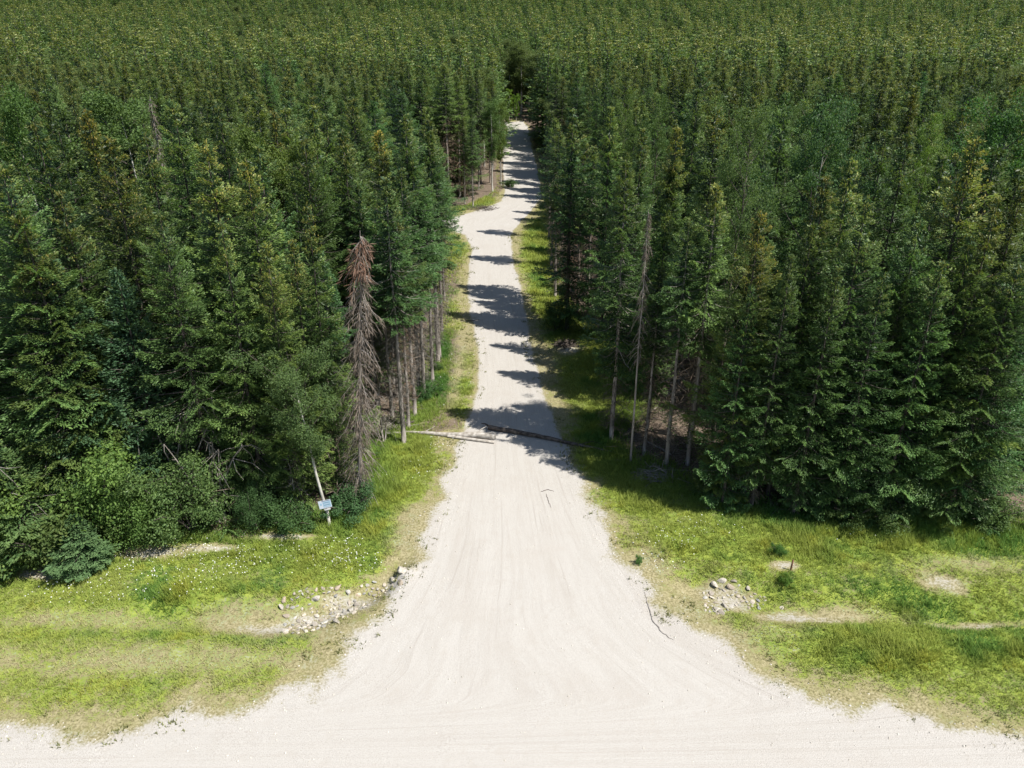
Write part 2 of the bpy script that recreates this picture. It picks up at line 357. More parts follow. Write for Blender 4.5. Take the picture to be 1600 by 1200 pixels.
Q = np.stack([ii * nx + jj, ii * nx + jj + 1, (ii + 1) * nx + jj + 1, (ii + 1) * nx + jj], -1).reshape(-1, 4)
is_road = rd_[Q].mean(1) < 0
VG = np.column_stack([PG, Zg])
for nm, sel in (('ground', ~is_road), ('gravel_road', is_road)):
    q = Q[sel]; us, inv = np.unique(q, return_inverse=True)
    me = mesh_np(nm, VG[us], inv.reshape(-1, 4), 4, smooth=True, point_attrs={'cover': cover[us], 'lane': lane[us]})
    me.materials.append(M_GROUND); o = link(nm, me); o['kind'] = 'structure'
    o['label'] = {'ground': 'grassy verges and shaded forest floor', 'gravel_road': 'pale gravel track running into the forest'}[nm]

# ------------------------------------------------------------------ tree builders (each returns part meshes, height about 17 m unless given)
def spruce(seed, H=17.0, Rm=2.8, cb=0.05, whorl=0.48, per=6, dens=125, droop=0.0, dead_low=0.0, sparse=0.0, card=(0.215, 0.060), needle=None, kinks=0.25, name='spruce', bark=None, cone_top=0.3, tubes=True, fat=0.85):
    """spruce: tapering trunk, whorls of drooping boughs, each a flat fan of needle sprays that hangs at its sides and turns up at its tip"""
    g = np.random.default_rng(seed); tr = Tubes(); ca = Cards(); tw = Cards()
    nz = 12; zz = np.linspace(-0.25, H, nz); bend = np.cumsum(g.normal(0, kinks / nz, (nz, 2)), 0)
    axis_p = np.column_stack([bend, zz]); r0 = 0.0075 * H + 0.025
    tr.add(axis_p, r0 * (1 - np.clip(zz / H, 0, 1)) ** 0.85 + 0.010, 7)
    def ax(z): return np.array([np.interp(z, zz, axis_p[:, 0]), np.interp(z, zz, axis_p[:, 1]), z])
    z = cb * H; sect = g.random(8) * 0.5 + 0.75                       # crown fuller on some sides
    upv = np.array([0, 0, 1.0])
    while z < H - 0.10:
        f = (z - cb * H) / (H - cb * H)
        prof = min(1.0, 0.68 + 1.5 * f) * min(1.0, (1 - f) / 0.80) ** (fat + 0.10) + 0.02
        k = per if f < 0.88 else 4
        a0 = g.random() * 6.28
        for b in range(k):
            if g.random() < sparse: continue
            a = a0 + b * 6.283 / k + g.normal(0, 0.3)
            Lb = Rm * prof * g.uniform(0.5, 1.2) * sect[int((a % 6.283) / 6.284 * 8)] + 0.08
            if g.random() < 0.08: Lb *= 1.3
            pitch = (-0.42 - droop) * (1 - f) ** 1.1 + 0.7 * f ** 2.5 + g.normal(0, 0.09)
            up = 0.34 * (1 - f) + 0.05
            h = np.array([math.cos(a), math.sin(a), 0]); pr = np.array([-h[1], h[0], 0]); p0 = ax(z + g.normal(0, 0.07))
            def pt(tt): return p0 + h * (Lb * tt)[:, None] * math.cos(pitch) + upv * (Lb * (math.sin(pitch) * tt + up * tt ** 2.4))[:, None]
            if tubes and Lb > 0.7: tr.add(pt(np.array([0, 0.5, 0.9])), [0.010 + 0.010 * Lb, 0.006 + 0.005 * Lb, 0.003], 3)
            n = int(6 + dens * Lb ** 1.15)
            t_ = g.uniform(0.04, 1.0, n) ** 0.75; sd = np.where(g.random(n) < 0.5, -1.0, 1.0)
            wmax = 0.58 * Lb * (1.08 - t_) ** 0.7 * np.minimum(1, t_ * 2.6) + 0.08
            q = g.random(n) ** 0.8; o = q * wmax
            sec = unit(h[None] * 0.8 + pr[None] * (sd * 0.75)[:, None])
            c = pt(t_) + sec * o[:, None]; c[:, 2] -= o * (0.05 + 0.25 * q) + g.random(n) ** 2 * 0.10
            dr = unit(sec * 0.75 + h[None] * 0.55 + g.normal(0, 0.24, (n, 3)) + upv * (-0.20 - 0.22 * q + 0.8 * f + 0.3 * (t_ > 0.85))[:, None])
            side = unit(np.cross(dr, upv) + g.normal(0, 0.38, (n, 3)))
            ln = card[0] * g.uniform(0.6, 1.3, n) * (1 - 0.4 * f); wd = card[1] * g.uniform(0.7, 1.35, n)
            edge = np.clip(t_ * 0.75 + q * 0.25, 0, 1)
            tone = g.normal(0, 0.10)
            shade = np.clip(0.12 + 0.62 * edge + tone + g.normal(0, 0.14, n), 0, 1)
            tip = np.clip((f - (1 - cone_top)) / cone_top * 1.2, 0, 1) * (g.random(n) < 0.8) * g.uniform(0.2, 0.8, n) + 0.2 * (edge > 0.80) * g.random(n)
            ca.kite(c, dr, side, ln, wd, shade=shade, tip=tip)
            if f > 1 - cone_top and g.random() < 0.85 and tubes:      # hanging cones
                m = g.integers(4, 10); tt = g.uniform(0.3, 1, m); c2 = pt(tt) + g.normal(0, 0.08, (m, 3)) + [0, 0, 0.0]
                ca.kite(c2, np.tile([0, 0, -1.0], (m, 1)) + g.normal(0, 0.2, (m, 3)), unit(g.normal(0, 1, (m, 3)) * [1, 1, 0.1]), 0.12, 0.055, 0.5, shade=np.full(m, 0.8), tip=np.full(m, 1.3))
        z += whorl * g.uniform(0.65, 1.35) * (1.15 - 0.62 * f)
    if tubes:                                                          # short dark shoots close to the trunk
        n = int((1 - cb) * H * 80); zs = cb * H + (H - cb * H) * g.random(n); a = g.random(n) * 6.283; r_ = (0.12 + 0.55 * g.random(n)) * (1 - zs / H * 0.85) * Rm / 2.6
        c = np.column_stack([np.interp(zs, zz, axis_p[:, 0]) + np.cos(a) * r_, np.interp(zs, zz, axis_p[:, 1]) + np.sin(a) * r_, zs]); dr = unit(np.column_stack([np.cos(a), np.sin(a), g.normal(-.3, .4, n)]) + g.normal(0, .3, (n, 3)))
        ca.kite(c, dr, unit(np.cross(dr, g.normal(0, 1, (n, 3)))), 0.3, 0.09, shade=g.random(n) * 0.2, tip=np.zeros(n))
    n = 22; c = np.tile(ax(H - 0.5), (n, 1)); c[:, 2] += g.random(n) * 0.4                  # leader
    dr = unit(np.column_stack([g.normal(0, 0.35, (n, 2)), np.full(n, 0.9)])); ca.kite(c, dr, unit(np.cross(dr, g.normal(0, 1, (n, 3)))), 0.25, 0.045, shade=g.random(n) * 0.6 + 0.3, tip=g.random(n))
    parts = {'trunk': None, 'crown': None}
    if dead_low:                                                       # dead, bare lower branches
        z = dead_low * H
        while z < cb * H + 1.5:
            for b in range(g.integers(3, 6)):
                a = g.random() * 6.283; Lb = g.uniform(0.5, 1.35) * (0.5 + 0.5 * z / (cb * H)); h = np.array([math.cos(a), math.sin(a), 0]); p0 = ax(z + g.normal(0, 0.1))
                m = 10; t_ = np.sort(g.random(m)); c = p0 + h * (Lb * t_)[:, None]; c[:, 2] -= Lb * 0.45 * t_ ** 1.3
                d0 = unit(h + np.array([0, 0, -0.45])); tw.kite(p0[None], d0[None], unit(np.cross(d0, [0, 0, 1]))[None], Lb, 0.035, 0.3, shade=[g.random() * 0.7], tip=[0.0])
                tw.kite(p0[None], d0[None], unit(np.array([0.1, 0.1, 1.0]))[None], Lb, 0.035, 0.3, shade=[g.random() * 0.7], tip=[0.0])
                dr = unit(h + g.normal(0, 0.6, (m, 3)) + [0, 0, -0.5]); tw.kite(c, dr, unit(np.cross(dr, g.normal(0, 1, (m, 3)))), g.uniform(0.2, 0.6, m), 0.024, 0.4, shade=g.random(m), tip=g.random(m) * 0.2)
            z += g.uniform(0.18, 0.34)
        parts['dead_branches'] = tw.build(name + ' dead branches', M_TWIG)
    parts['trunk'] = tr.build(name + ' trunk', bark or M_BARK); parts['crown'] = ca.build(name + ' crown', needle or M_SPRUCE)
    return parts
def dead_spruce(seed, H=12.0, Rm=0.95, red=0.3, bare=0.06, name='dead spruce', twl=0.5, n_tw=10, per=5, top=0.5):
    """dead conifer: grey trunk, hanging bare twigs, rust-brown needles left at the top"""
    g = np.random.default_rng(seed); tr = Tubes(); tw = Cards(); nz = 10; zz = np.linspace(-0.25, H, nz); bend = np.cumsum(g.normal(0, 0.03, (nz, 2)), 0); P = np.column_stack([bend, zz])
    tr.add(P, (0.0078 * H + 0.01) * (1 - np.clip(zz / H, 0, 1)) ** 0.8 + 0.012, 7)
    z = bare * H
    while z < H - 0.1:
        f = z / H; p0 = np.array([np.interp(z, zz, P[:, 0]), np.interp(z, zz, P[:, 1]), z])
        for b in range(per):
            a = g.random() * 6.283; h = np.array([math.cos(a), math.sin(a), 0]); Lb = Rm * (1.03 - f) ** top * g.uniform(0.3, 1.25) * (0.55 + 0.7 * abs(math.sin(z * 1.9 + a))); dn = g.uniform(0.45, 1.3)
            m = 4; t_ = np.linspace(0, 1, m); c = p0 + h * (Lb * t_)[:, None]; c[:, 2] -= dn * Lb * t_ ** 1.5
            tr.add(c, 0.016 * (1 - 0.8 * t_) + 0.003, 3)
            k = n_tw; t2 = g.uniform(0.15, 1, k); q = p0 + h * (Lb * t2)[:, None]; q[:, 2] -= dn * Lb * t2 ** 1.5
            dr = unit(h * 0.5 + g.normal(0, 0.5, (k, 3)) + [0, 0, -0.9]); tw.kite(q, dr, unit(np.cross(dr, g.normal(0, 1, (k, 3)))), g.uniform(0.5, 1.1, k) * twl, 0.028 + 0.012 * (f > 1 - red), 0.45, shade=g.random(k), tip=(g.random(k) < 1.2 * (f > 1 - red)) * g.uniform(0.5, 1, k))
        z += g.uniform(0.14, 0.26)
    return {'trunk': tr.build(name + ' trunk', M_SNAG), 'twigs': tw.build(name + ' twigs', M_TWIG)}
def broadleaf(seed, H=12.0, Rm=2.0, cb=0.3, limbs=16, leaf=0.13, n=9000, bark=None, lean=(0, 0), name='aspen', clump=0.55, tall=0.5):
    """slim deciduous tree: curved trunk, rising limbs, leaves in clumps round the limb ends"""
    g = np.random.default_rng(seed); tr = Tubes(); br_ = Tubes(); ca = Cards(); nz = 9; zz = np.linspace(-0.2, H * 0.97, nz); tt = np.clip(zz / H, 0, 1)
    P = np.column_stack([lean[0] * tt ** 1.2, lean[1] * tt ** 1.2, zz]); P[:, :2] += np.cumsum(g.normal(0, 0.05, (nz, 2)), 0)
    tr.add(P, (0.0075 * H + 0.02) * (1 - tt) ** 0.95 + 0.006, 7)
    cen = []
    for i in range(limbs):
        f = cb + (0.97 - cb) * (i + g.random()) / limbs; z = f * H; p0 = np.array([np.interp(z, zz, P[:, k]) for k in range(3)])
        q = (f - cb) / (1 - cb); Lb = Rm * (0.35 + 1.3 * min(q, tall) / tall * (1 if q < tall else ((1 - q) / (1 - tall)) ** 0.6 + 0.15)) * g.uniform(0.6, 1.1) * 0.62
        a = i * 2.4 + g.normal(0, 0.5); h = np.array([math.cos(a), math.sin(a), 0]); e = g.uniform(0.35, 0.9)
        t_ = np.linspace(0, 1, 4); c = p0 + h * (Lb * t_)[:, None] + np.array([0, 0, 1.0]) * (Lb * (e * t_ + 0.25 * t_ ** 2))[:, None]
        br_.add(c, (0.012 + 0.006 * Lb) * (1 - 0.85 * t_) + 0.003, 4)
        for tq in g.uniform(0.35, 1.05, 4): cen.append(c[0] + (c[-1] - c[0]) * tq + g.normal(0, 0.22 * Lb, 3))
    cen.append(P[-1]); cen = np.array(cen); k = g.integers(0, len(cen), n); sz = g.uniform(0.6, 1.3, len(cen))[k] * clump
    d = unit(g.normal(0, 1, (n, 3))); c = cen[k] + d * (sz * g.random(n) ** 0.45)[:, None] * [1, 1, 0.8]
    up = unit(g.normal(0, 0.6, (n, 3)) + np.array([0.15, -0.1, 0.55])); dr = unit(np.cross(up, g.normal(0, 1, (n, 3)))); side = np.cross(up, dr)
    ca.kite(c, dr, side, leaf * g.uniform(0.7, 1.3, n), leaf * 0.75 * g.uniform(0.7, 1.2, n), 0.5, shade=np.clip(0.45 + 0.25 * g.normal(0, 1, n) + 0.25 * (g.random(len(cen))[k] - 0.5), 0, 1), tip=g.random(n) * 0.5)
    return {'trunk': tr.build(name + ' trunk', bark or M_ASPEN), 'limbs': br_.build(name + ' limbs', M_BARK), 'crown': ca.build(name + ' crown', M_LEAF)}
def shrub(seed, H=3.0, Rm=1.6, leaf=0.11, n=6000, lumps=22, name='shrub', stems=9):
    """bushy shrub: stems fanning from the base, leaf clumps on their ends"""
    g = np.random.default_rng(seed); tr = Tubes(); ca = Cards(); cen = []
    for i in range(stems):
        a = i * 2.4 + g.normal(0, 0.3); s = g.uniform(0.25, 0.95); e = np.array([math.cos(a) * Rm * s, math.sin(a) * Rm * s, H * g.uniform(0.55, 0.98) * (1 - 0.35 * s)])
        t_ = np.linspace(0, 1, 5)[:, None]; c = np.array([0, 0, -0.1]) + e * t_ * np.array([1, 1, 1.0]) + np.array([0, 0, 1.0]) * 0.3 * H * (t_ * (1 - t_)); tr.add(c, 0.03 * (1 - 0.8 * t_[:, 0]), 4)
        for q in range(max(1, lumps // stems + 1)): cen.append(c[-1] * g.uniform(0.35, 1.02) + g.normal(0, 0.16 * Rm, 3))
    cen = np.array(cen); cen[:, 2] = np.clip(cen[:, 2], 0.15, None); k = g.integers(0, len(cen), n); sz = (g.uniform(0.5, 1.25, len(cen)) * 0.3 * Rm)[k]
    d = unit(g.normal(0, 1, (n, 3))); c = cen[k] + d * (sz * g.random(n) ** 0.4)[:, None]; c[:, 2] = np.maximum(c[:, 2], 0.03)
    up = unit(d * 0.6 + g.normal(0, 0.5, (n, 3)) + [0, 0, 0.5]); dr = unit(np.cross(up, g.normal(0, 1, (n, 3))))
    ca.kite(c, dr, np.cross(up, dr), leaf * g.uniform(0.7, 1.35, n), leaf * 0.6 * g.uniform(0.7, 1.2, n), 0.5, shade=np.clip(0.45 + 0.22 * g.normal(0, 1, n) + 0.4 * (g.random(len(cen))[k] - 0.5), 0, 1), tip=g.random(n) * 0.6)
    return {'stems': tr.build(name + ' stems', M_BARK), 'crown': ca.build(name + ' crown', M_LEAF)}

V_FULL = [spruce(10 + i, Rm=[3.05, 2.8, 3.2, 2.6, 2.95, 3.1][i], cb=[.03, .05, .02, .06, .04, .03][i], per=[7, 7, 8, 7, 7, 8][i], whorl=[.74, .80, .76, .70, .84, .72][i], droop=[0, .1, .05, .15, 0, .08][i], sparse=[.06, .10, .08, .12, .08, .05][i], cone_top=[.20, .26, .14, .30, .2, .24][i], fat=[.68, .76, .62, .7, .8, .66][i]) for i in range(6)]
V_SLIM = [spruce(30 + i, Rm=[2.1, 1.9, 2.3][i], cb=[.14, .2, .10][i], per=5, whorl=.48, droop=.1, sparse=.1, dead_low=[.05, .06, .04][i], cone_top=[.30, .22, .26][i], fat=.7) for i in range(3)]
V_BARE = [spruce(40 + i, Rm=[2.0, 1.7, 1.9, 1.75][i], cb=[.50, .55, .46, .58][i], per=5, whorl=.44, droop=.12, sparse=.08, dead_low=.1, cone_top=.3, fat=.68, kinks=.35, bark=M_SNAG) for i in range(4)]
V_DYING = [spruce(50, Rm=2.1, cb=.30, per=6, whorl=.46, droop=.2, sparse=.08, fat=.6, dead_low=.06, cone_top=.4, bark=M_SNAG)]
V_YOUNG = [spruce(60 + i, H=9.0, Rm=[1.9, 1.7][i], cb=.02, per=7, whorl=.34, dens=90, card=(.22, .07), cone_top=.06, needle=M_YOUNG, fat=.8) for i in range(2)]
V_FAR = [spruce(70 + i, Rm=[2.8, 2.4, 3.0][i], cb=.08, per=5, whorl=.85, dens=11, card=(.58, .20), tubes=False, cone_top=.2) for i in range(3)]
V_DEAD = [dead_spruce(80, red=.13, n_tw=11, per=6, Rm=1.05, top=.22), dead_spruce(81, H=13, Rm=1.15, red=.0, n_tw=7, per=4, bare=.45, twl=.4), dead_spruce(82, red=.08, Rm=.85, n_tw=16, per=6, top=.25)]
V_ASPEN = [broadleaf(90, n=20000, leaf=.105, limbs=22), broadleaf(91, H=12, Rm=2.6, n=24000, cb=.22, clump=.62, leaf=.105, limbs=26), broadleaf(92, H=12, Rm=1.6, n=13000, cb=.35, leaf=.105, limbs=20)]
V_SOFT = [broadleaf(95, H=14, Rm=2.7, cb=.08, limbs=44, leaf=.075, n=36000, clump=.5, tall=.3, name='feathery tree', bark=M_BARK), broadleaf(96, H=14, Rm=2.0, cb=.08, limbs=36, leaf=.075, n=26000, clump=.42, tall=.25, name='feathery tree', bark=M_BARK)]
V_SHRUB = [shrub(100, n=15000, leaf=.062, lumps=34, stems=11), shrub(101, H=3.2, Rm=1.5, leaf=.065, n=15000, lumps=34, stems=11), shrub(102, H=1.3, Rm=.9, leaf=.05, n=6500, lumps=18, stems=8)]

PLACED = []                                                          # x, y of every hand-placed tree
def tree(name, var, X, Y, Hh, Href, label, cat='tree', group=None, w=1.0, col=(1, 1, 1, 0.5), rz=None, tilt=(0, 0)):
    s = Hh / Href; k = len(PLACED); PLACED.append((X, Y))
    e = place(name, var, (X, Y, hz(X, Y)), (k * 2.399) % 6.283 if rz is None else rz, (s * w, s * w, s), tilt, col)
    return tag(e, label, cat, group)
def cvar(i, gold=0.5, base=(1, 1, 1)):
    g = np.random.default_rng(900 + i); b = g.uniform(0.68, 1.30); h = g.normal(0, 0.10)
    return (base[0] * b * (1 + h), base[1] * b, base[2] * b * (1 - h * 0.8), gold)

# ---- spruces whose tops can be found in the photo: (top u, top v, ground row of the base, variant, gold, width, label)
S = lambda i: (V_FULL + V_SLIM + V_BARE + V_DYING)[i]
SPRUCES = [
 (57, 188, 740, 0, 1.0, 1.1, 'tall spruce with brown tip near the top left corner of the forest'),
 (3, 255, 800, 2, 0.9, 1.15, 'broad spruce with golden branch ends cut off by the left edge of the photo'),
 (96, 302, 775, 1, 0.8, 1.0, 'yellowish spruce between the brown tipped spruce and the dark pointed one at far left'),
 (159, 213, 745, 3, 1.0, 1.05, 'spruce with brownish cone laden top, second tall one from the left edge'),
 (226, 205, 715, 4, 0.9, 1.0, 'tall spruce with yellow green top behind the young bluish spruce'),
 (319, 220, 725, 5, 1.0, 1.1, 'tall spruce with thick golden top above the leafy grey green bush'),
 (382, 252, 742, 7, 1.0, 1.0, 'slim spruce with reddish brown spire beside the golden topped spruce'),
 (403, 229, 690, 0, 0.7, 1.0, 'dark green spruce just behind the slim brown spired one'),
 (455, 375, 770, 6, 1.0, 1.0, 'slim spruce with short brown spire left of the dead brown spruce'),
 (479, 316, 755, 4, 0.9, 0.85, 'spruce with small golden pointed top directly left of the dead brown spruce'),
 (604, 278, 690, 9, 1.0, 1.1, 'spruce with dark golden layered top right behind the dead brown spruce'),
 (630, 179, 620, 11, 1.15, 0.95, 'tall spruce with the most golden cone laden crown left of the track'),
 (587, 205, 598, 10, 0.9, 1.0, 'spruce with tan tip next to the golden crowned spruce left of the track'),
 (533, 205, 628, 7, 1.0, 1.15, 'narrow gold topped spruce midway along the left forest wall'),
 (487, 167, 600, 8, 1.0, 1.05, 'tall slender spruce with olive gold crown at upper left centre'),
 (473, 214, 655, 2, 0.7, 0.9, 'bushy green spruce in front of the tall slender olive gold one'),
 (671, 188, 560, 9, 1.0, 1.0, 'gold tipped spruce one place in from the track on its left side'),
 (429, 176, 580, 1, 0.9, 1.0, 'tan topped spruce left of the slender olive gold one'),
 (344, 165, 600, 0, 0.6, 1.0, 'green spruce rising behind the thick golden topped spruce'),
 (271, 155, 600, 5, 0.6, 1.0, 'dark spruce at the upper edge behind the yellow green topped one'),
 (136, 168, 640, 7, 1.1, 1.0, 'thin brown pointed spruce behind the second tall one at left'),
 (30, 330, 815, 5, 0.7, 1.0, 'pale green spruce with drooping boughs at the left edge of the photo'),
 (250, 330, 790, 2, 0.5, 0.95, 'dark green spruce at the front of the left forest above the leafy shrubs'),
 (345, 345, 785, 4, 0.6, 0.9, 'green spruce with dark hollow below it, above the grey green bush'),
 (410, 380, 790, 3, 0.5, 0.9, 'green spruce standing just behind the aspen that carries the sign'),
 # right side
 (1535, 217, 760, 3, 1.0, 1.1, 'tall spruce with golden pointed top near the right edge of the photo'),
 (1557, 313, 795, 1, 0.8, 0.9, 'spruce with bare spiky tip near the right edge, below the golden pointed one'),
 (1471, 412, 806, 0, 1.0, 0.95, 'medium spruce with gold top in the front row near the right edge'),
 (1590, 415, 812, 2, 0.8, 1.0, 'spruce with sunlit boughs cut off by the right edge of the photo'),
 (1416, 427, 790, 7, 0.0, 0.6, 'thin bright green young spruce between two gold topped ones on the right'),
 (1384, 427, 806, 4, 1.0, 0.95, 'front row spruce with broad gold top and sunlit right side'),
 (1356, 308, 785, 5, 1.0, 0.95, 'gold tipped spruce right behind the broad gold topped front row one'),
 (1331, 246, 735, 3, 1.1, 0.9, 'spruce with dense yellow top behind the right front row'),
 (1293, 275, 750, 8, 0.9, 1.1, 'yellow tipped spruce just left of the dense yellow topped one'),
 (1422, 211, 680, 0, 0.7, 0.95, 'dark layered spruce with pale tips, upper right of the forest'),
 (1387, 205, 640, 2, 0.5, 0.95, 'dark green spruce left of the layered pale tipped one at upper right'),
 (1476, 243, 705, 1, 0.8, 1.0, 'spruce with olive top in front of the bright green feathery tree'),
 (1185, 334, 775, 3, 1.0, 0.95, 'spruce with layered gold green boughs in front of the feathery grey green tree'),
 (1124, 290, 728, 11, 1.0, 1.0, 'spruce with thin golden spire left of the feathery grey green tree'),
 (1042, 319, 670, 7, 0.6, 0.9, 'thin dark spruce right behind the grey dead spruce'),
 (1062, 200, 620, 6, 1.3, 1.0, 'spruce with rust red tip standing right of the dying greyish spruce'),
 (1124, 165, 600, 7, 1.1, 1.05, 'tall cone brown spruce at the top edge left of the feathery tree'),
 (1004, 205, 570, 8, 0.9, 1.0, 'slim spruce rising behind the dying greyish spruce'),
 (957, 165, 530, 6, 0.9, 1.0, 'tall spruce with tan cones, third back from the track on the right'),
 (896, 172, 515, 8, 1.1, 1.15, 'tall gold topped spruce leaning over the right side of the track'),
 (1270, 350, 775, 7, 0.5, 0.9, 'dark spruce with heavy shaded boughs in the right front row'),
 (1236, 400, 795, 6, 0.4, 0.85, 'shaded spruce with dead lower boughs right of the layered gold green one'),
 (1310, 420, 805, 8, 0.5, 0.9, 'dark front row spruce left of the broad gold topped one'),
 (1440, 345, 780, 2, 0.6, 0.9, 'dark spruce behind the thin bright green young one'),
 (1520, 370, 797, 8, 0.6, 0.95, 'dark green front row spruce between the two gold tops at far right'),
 (1640, 330, 800, 0, 0.7, 1.0, 'spruce at the right edge of the photo with only its inner boughs showing'),
 (1175, 450, 790, 4, 0.6, 0.8, 'low spruce with hanging green boughs at the corner of the right forest'),
]
for i, (u, v, vb, var, gold, w, lab) in enumerate(SPRUCES):
    X, Y, Hh = top_at(u, v, vb)
    warm = (1.02, 1.0, 0.96) if u < 800 else (0.97, 1.0, 0.95)
    tree('spruce', S(var), X, Y, Hh, 17.0, lab, w=w * 0.94, col=cvar(i, gold, warm), group='spruces along the forest edge')

# ---- trackside spruces with bare lower trunks: base u, v, top v
BARE = [
 (538, 738, 395, 12, 0.2, 'thin spruce with a long bare dark trunk left of the dead brown spruce'),
 (613, 655, 300, 9, 0.8, 'bare trunked spruce, first of the trackside row right of the dead brown spruce'),
 (638, 667, 330, 10, 0.7, 'bare trunked spruce standing nearest the pale log end left of the track'),
 (648, 648, 262, 11, 0.9, 'bare trunked spruce with the palest thick trunk left of the track'),
 (662, 622, 250, 9, 0.9, 'bare trunked spruce with a small green bush at its foot'),
 (676, 596, 262, 12, 0.7, 'thin bare trunked spruce behind the one with the bush at its foot'),
 (684, 566, 205, 11, 1.1, 'gold tipped spruce with bare trunk closest to the track on the left'),
 (690, 520, 215, 10, 0.8, 'bare trunked spruce just beyond the gold tipped one left of the track'),
 (695, 470, 225, 9, 0.7, 'last bare trunked spruce before the side track on the left'),
 (590, 640, 285, 10, 0.6, 'bare trunked spruce set back behind the first trackside one'),
 (622, 618, 240, 12, 0.6, 'thin bare trunked spruce hidden among the left trackside row'),
 (739, 322, 170, 11, 0.3, 'lone bare trunked spruce at the corner beyond the side track'),
 (726, 318, 185, 9, 0.3, 'spruce just left of the lone one beyond the side track'),
 (955, 688, 252, 13, 0.6, 'dying spruce with greyish green crown and long bare trunk right of the track'),
 (1041, 730, 345, 10, 0.5, 'bare trunked spruce with a straight grey trunk at the right forest corner'),
 (1006, 712, 420, 12, 0.3, 'thin short spruce with dark trunk between the two pale trunks on the right'),
 (868, 465, 200, 9, 0.9, 'spruce with bare dark trunk closest to the track on the right'),
 (884, 478, 196, 11, 1.0, 'gold topped bare trunked spruce second from the track on the right'),
 (901, 492, 215, 10, 0.7, 'bare trunked spruce hung with grey dead twigs beside the dark bush on the right'),
 (918, 500, 230, 12, 0.6, 'dark bare trunked spruce behind the dark bush on the right'),
 (861, 415, 185, 9, 0.7, 'bare trunked spruce beyond the gold topped ones right of the track'),
 (858, 372, 175, 10, 0.6, 'bare trunked spruce where the track bends, on its right side'),
 (1075, 700, 300, 11, 0.5, 'bare trunked spruce in the gloom behind the right forest corner'),
 (1020, 620, 265, 9, 0.5, 'bare trunked spruce at the back of the small grass bay on the right'),
 (965, 525, 240, 10, 0.5, 'bare trunked spruce at the far end of the small grass bay on the right'),
]
for i, (ub, vb, vt, var, gold, lab) in enumerate(BARE):
    X, Y, Hh = base_top(ub, vb, vt)
    tree('spruce', S(var), X, Y, Hh, 17.0, lab, w=0.95, col=cvar(50 + i, gold, (1.0, 0.97, 0.85) if var == 13 else (1, 1, 1)), group='spruces along the track')

# ---- dead and young conifers
X, Y, Hh = base_top(562, 783, 356)
tree('dead_spruce', V_DEAD[0], X, Y, Hh, 12, 'dead spruce with rust brown top and hanging grey twigs left of the track', w=0.8, col=(1, 1, 1, 1), rz=0.0, tilt=(0, R(5)))
X, Y, Hh = base_top(985, 727, 331)
tree('dead_spruce', V_DEAD[1], X, Y, Hh, 13, 'tall grey dead spruce with bare curling branches right of the track', w=0.5, col=(0.75, 0.74, 0.74, 0), rz=1.0)
X, Y, Hh = top_at(234, 150, 520)
tree('dead_spruce', V_DEAD[1], X, Y, Hh, 13, 'grey dead spruce deep in the forest at the top left', w=0.7, col=(0.9, 0.9, 0.92, 0), rz=4.0)
YOUNG = [(82, 404, 800, 0, 'dark pointed young spruce in front of the tall spruces at far left'), (181, 424, 795, 1, 'bluish pointed young spruce above the large leafy shrub')]
for i, (u, v, vb, var, lab) in enumerate(YOUNG):
    X, Y, Hh = top_at(u, v, vb); tree('spruce', V_YOUNG[var], X, Y, Hh, 9.0, lab, w=0.8, col=(0.9, 0.95, 0.85, 0.1))
for (ub, vb, vt, w_, lab) in [(138, 882, 803, 2.1, 'small blue green spruce sapling on the grass edge at lower left'), (50, 868, 690, 1.5, 'pale green young spruce with spreading boughs at the left edge')]:
    X, Y, Hh = base_top(ub, vb, vt); tree('spruce_sapling', V_YOUNG[0], X, Y, Hh, 9.0, lab, w=w_, col=(1.55, 1.45, 1.15, 0) if vb > 875 else (1.5, 1.35, 0.9, 0.5))

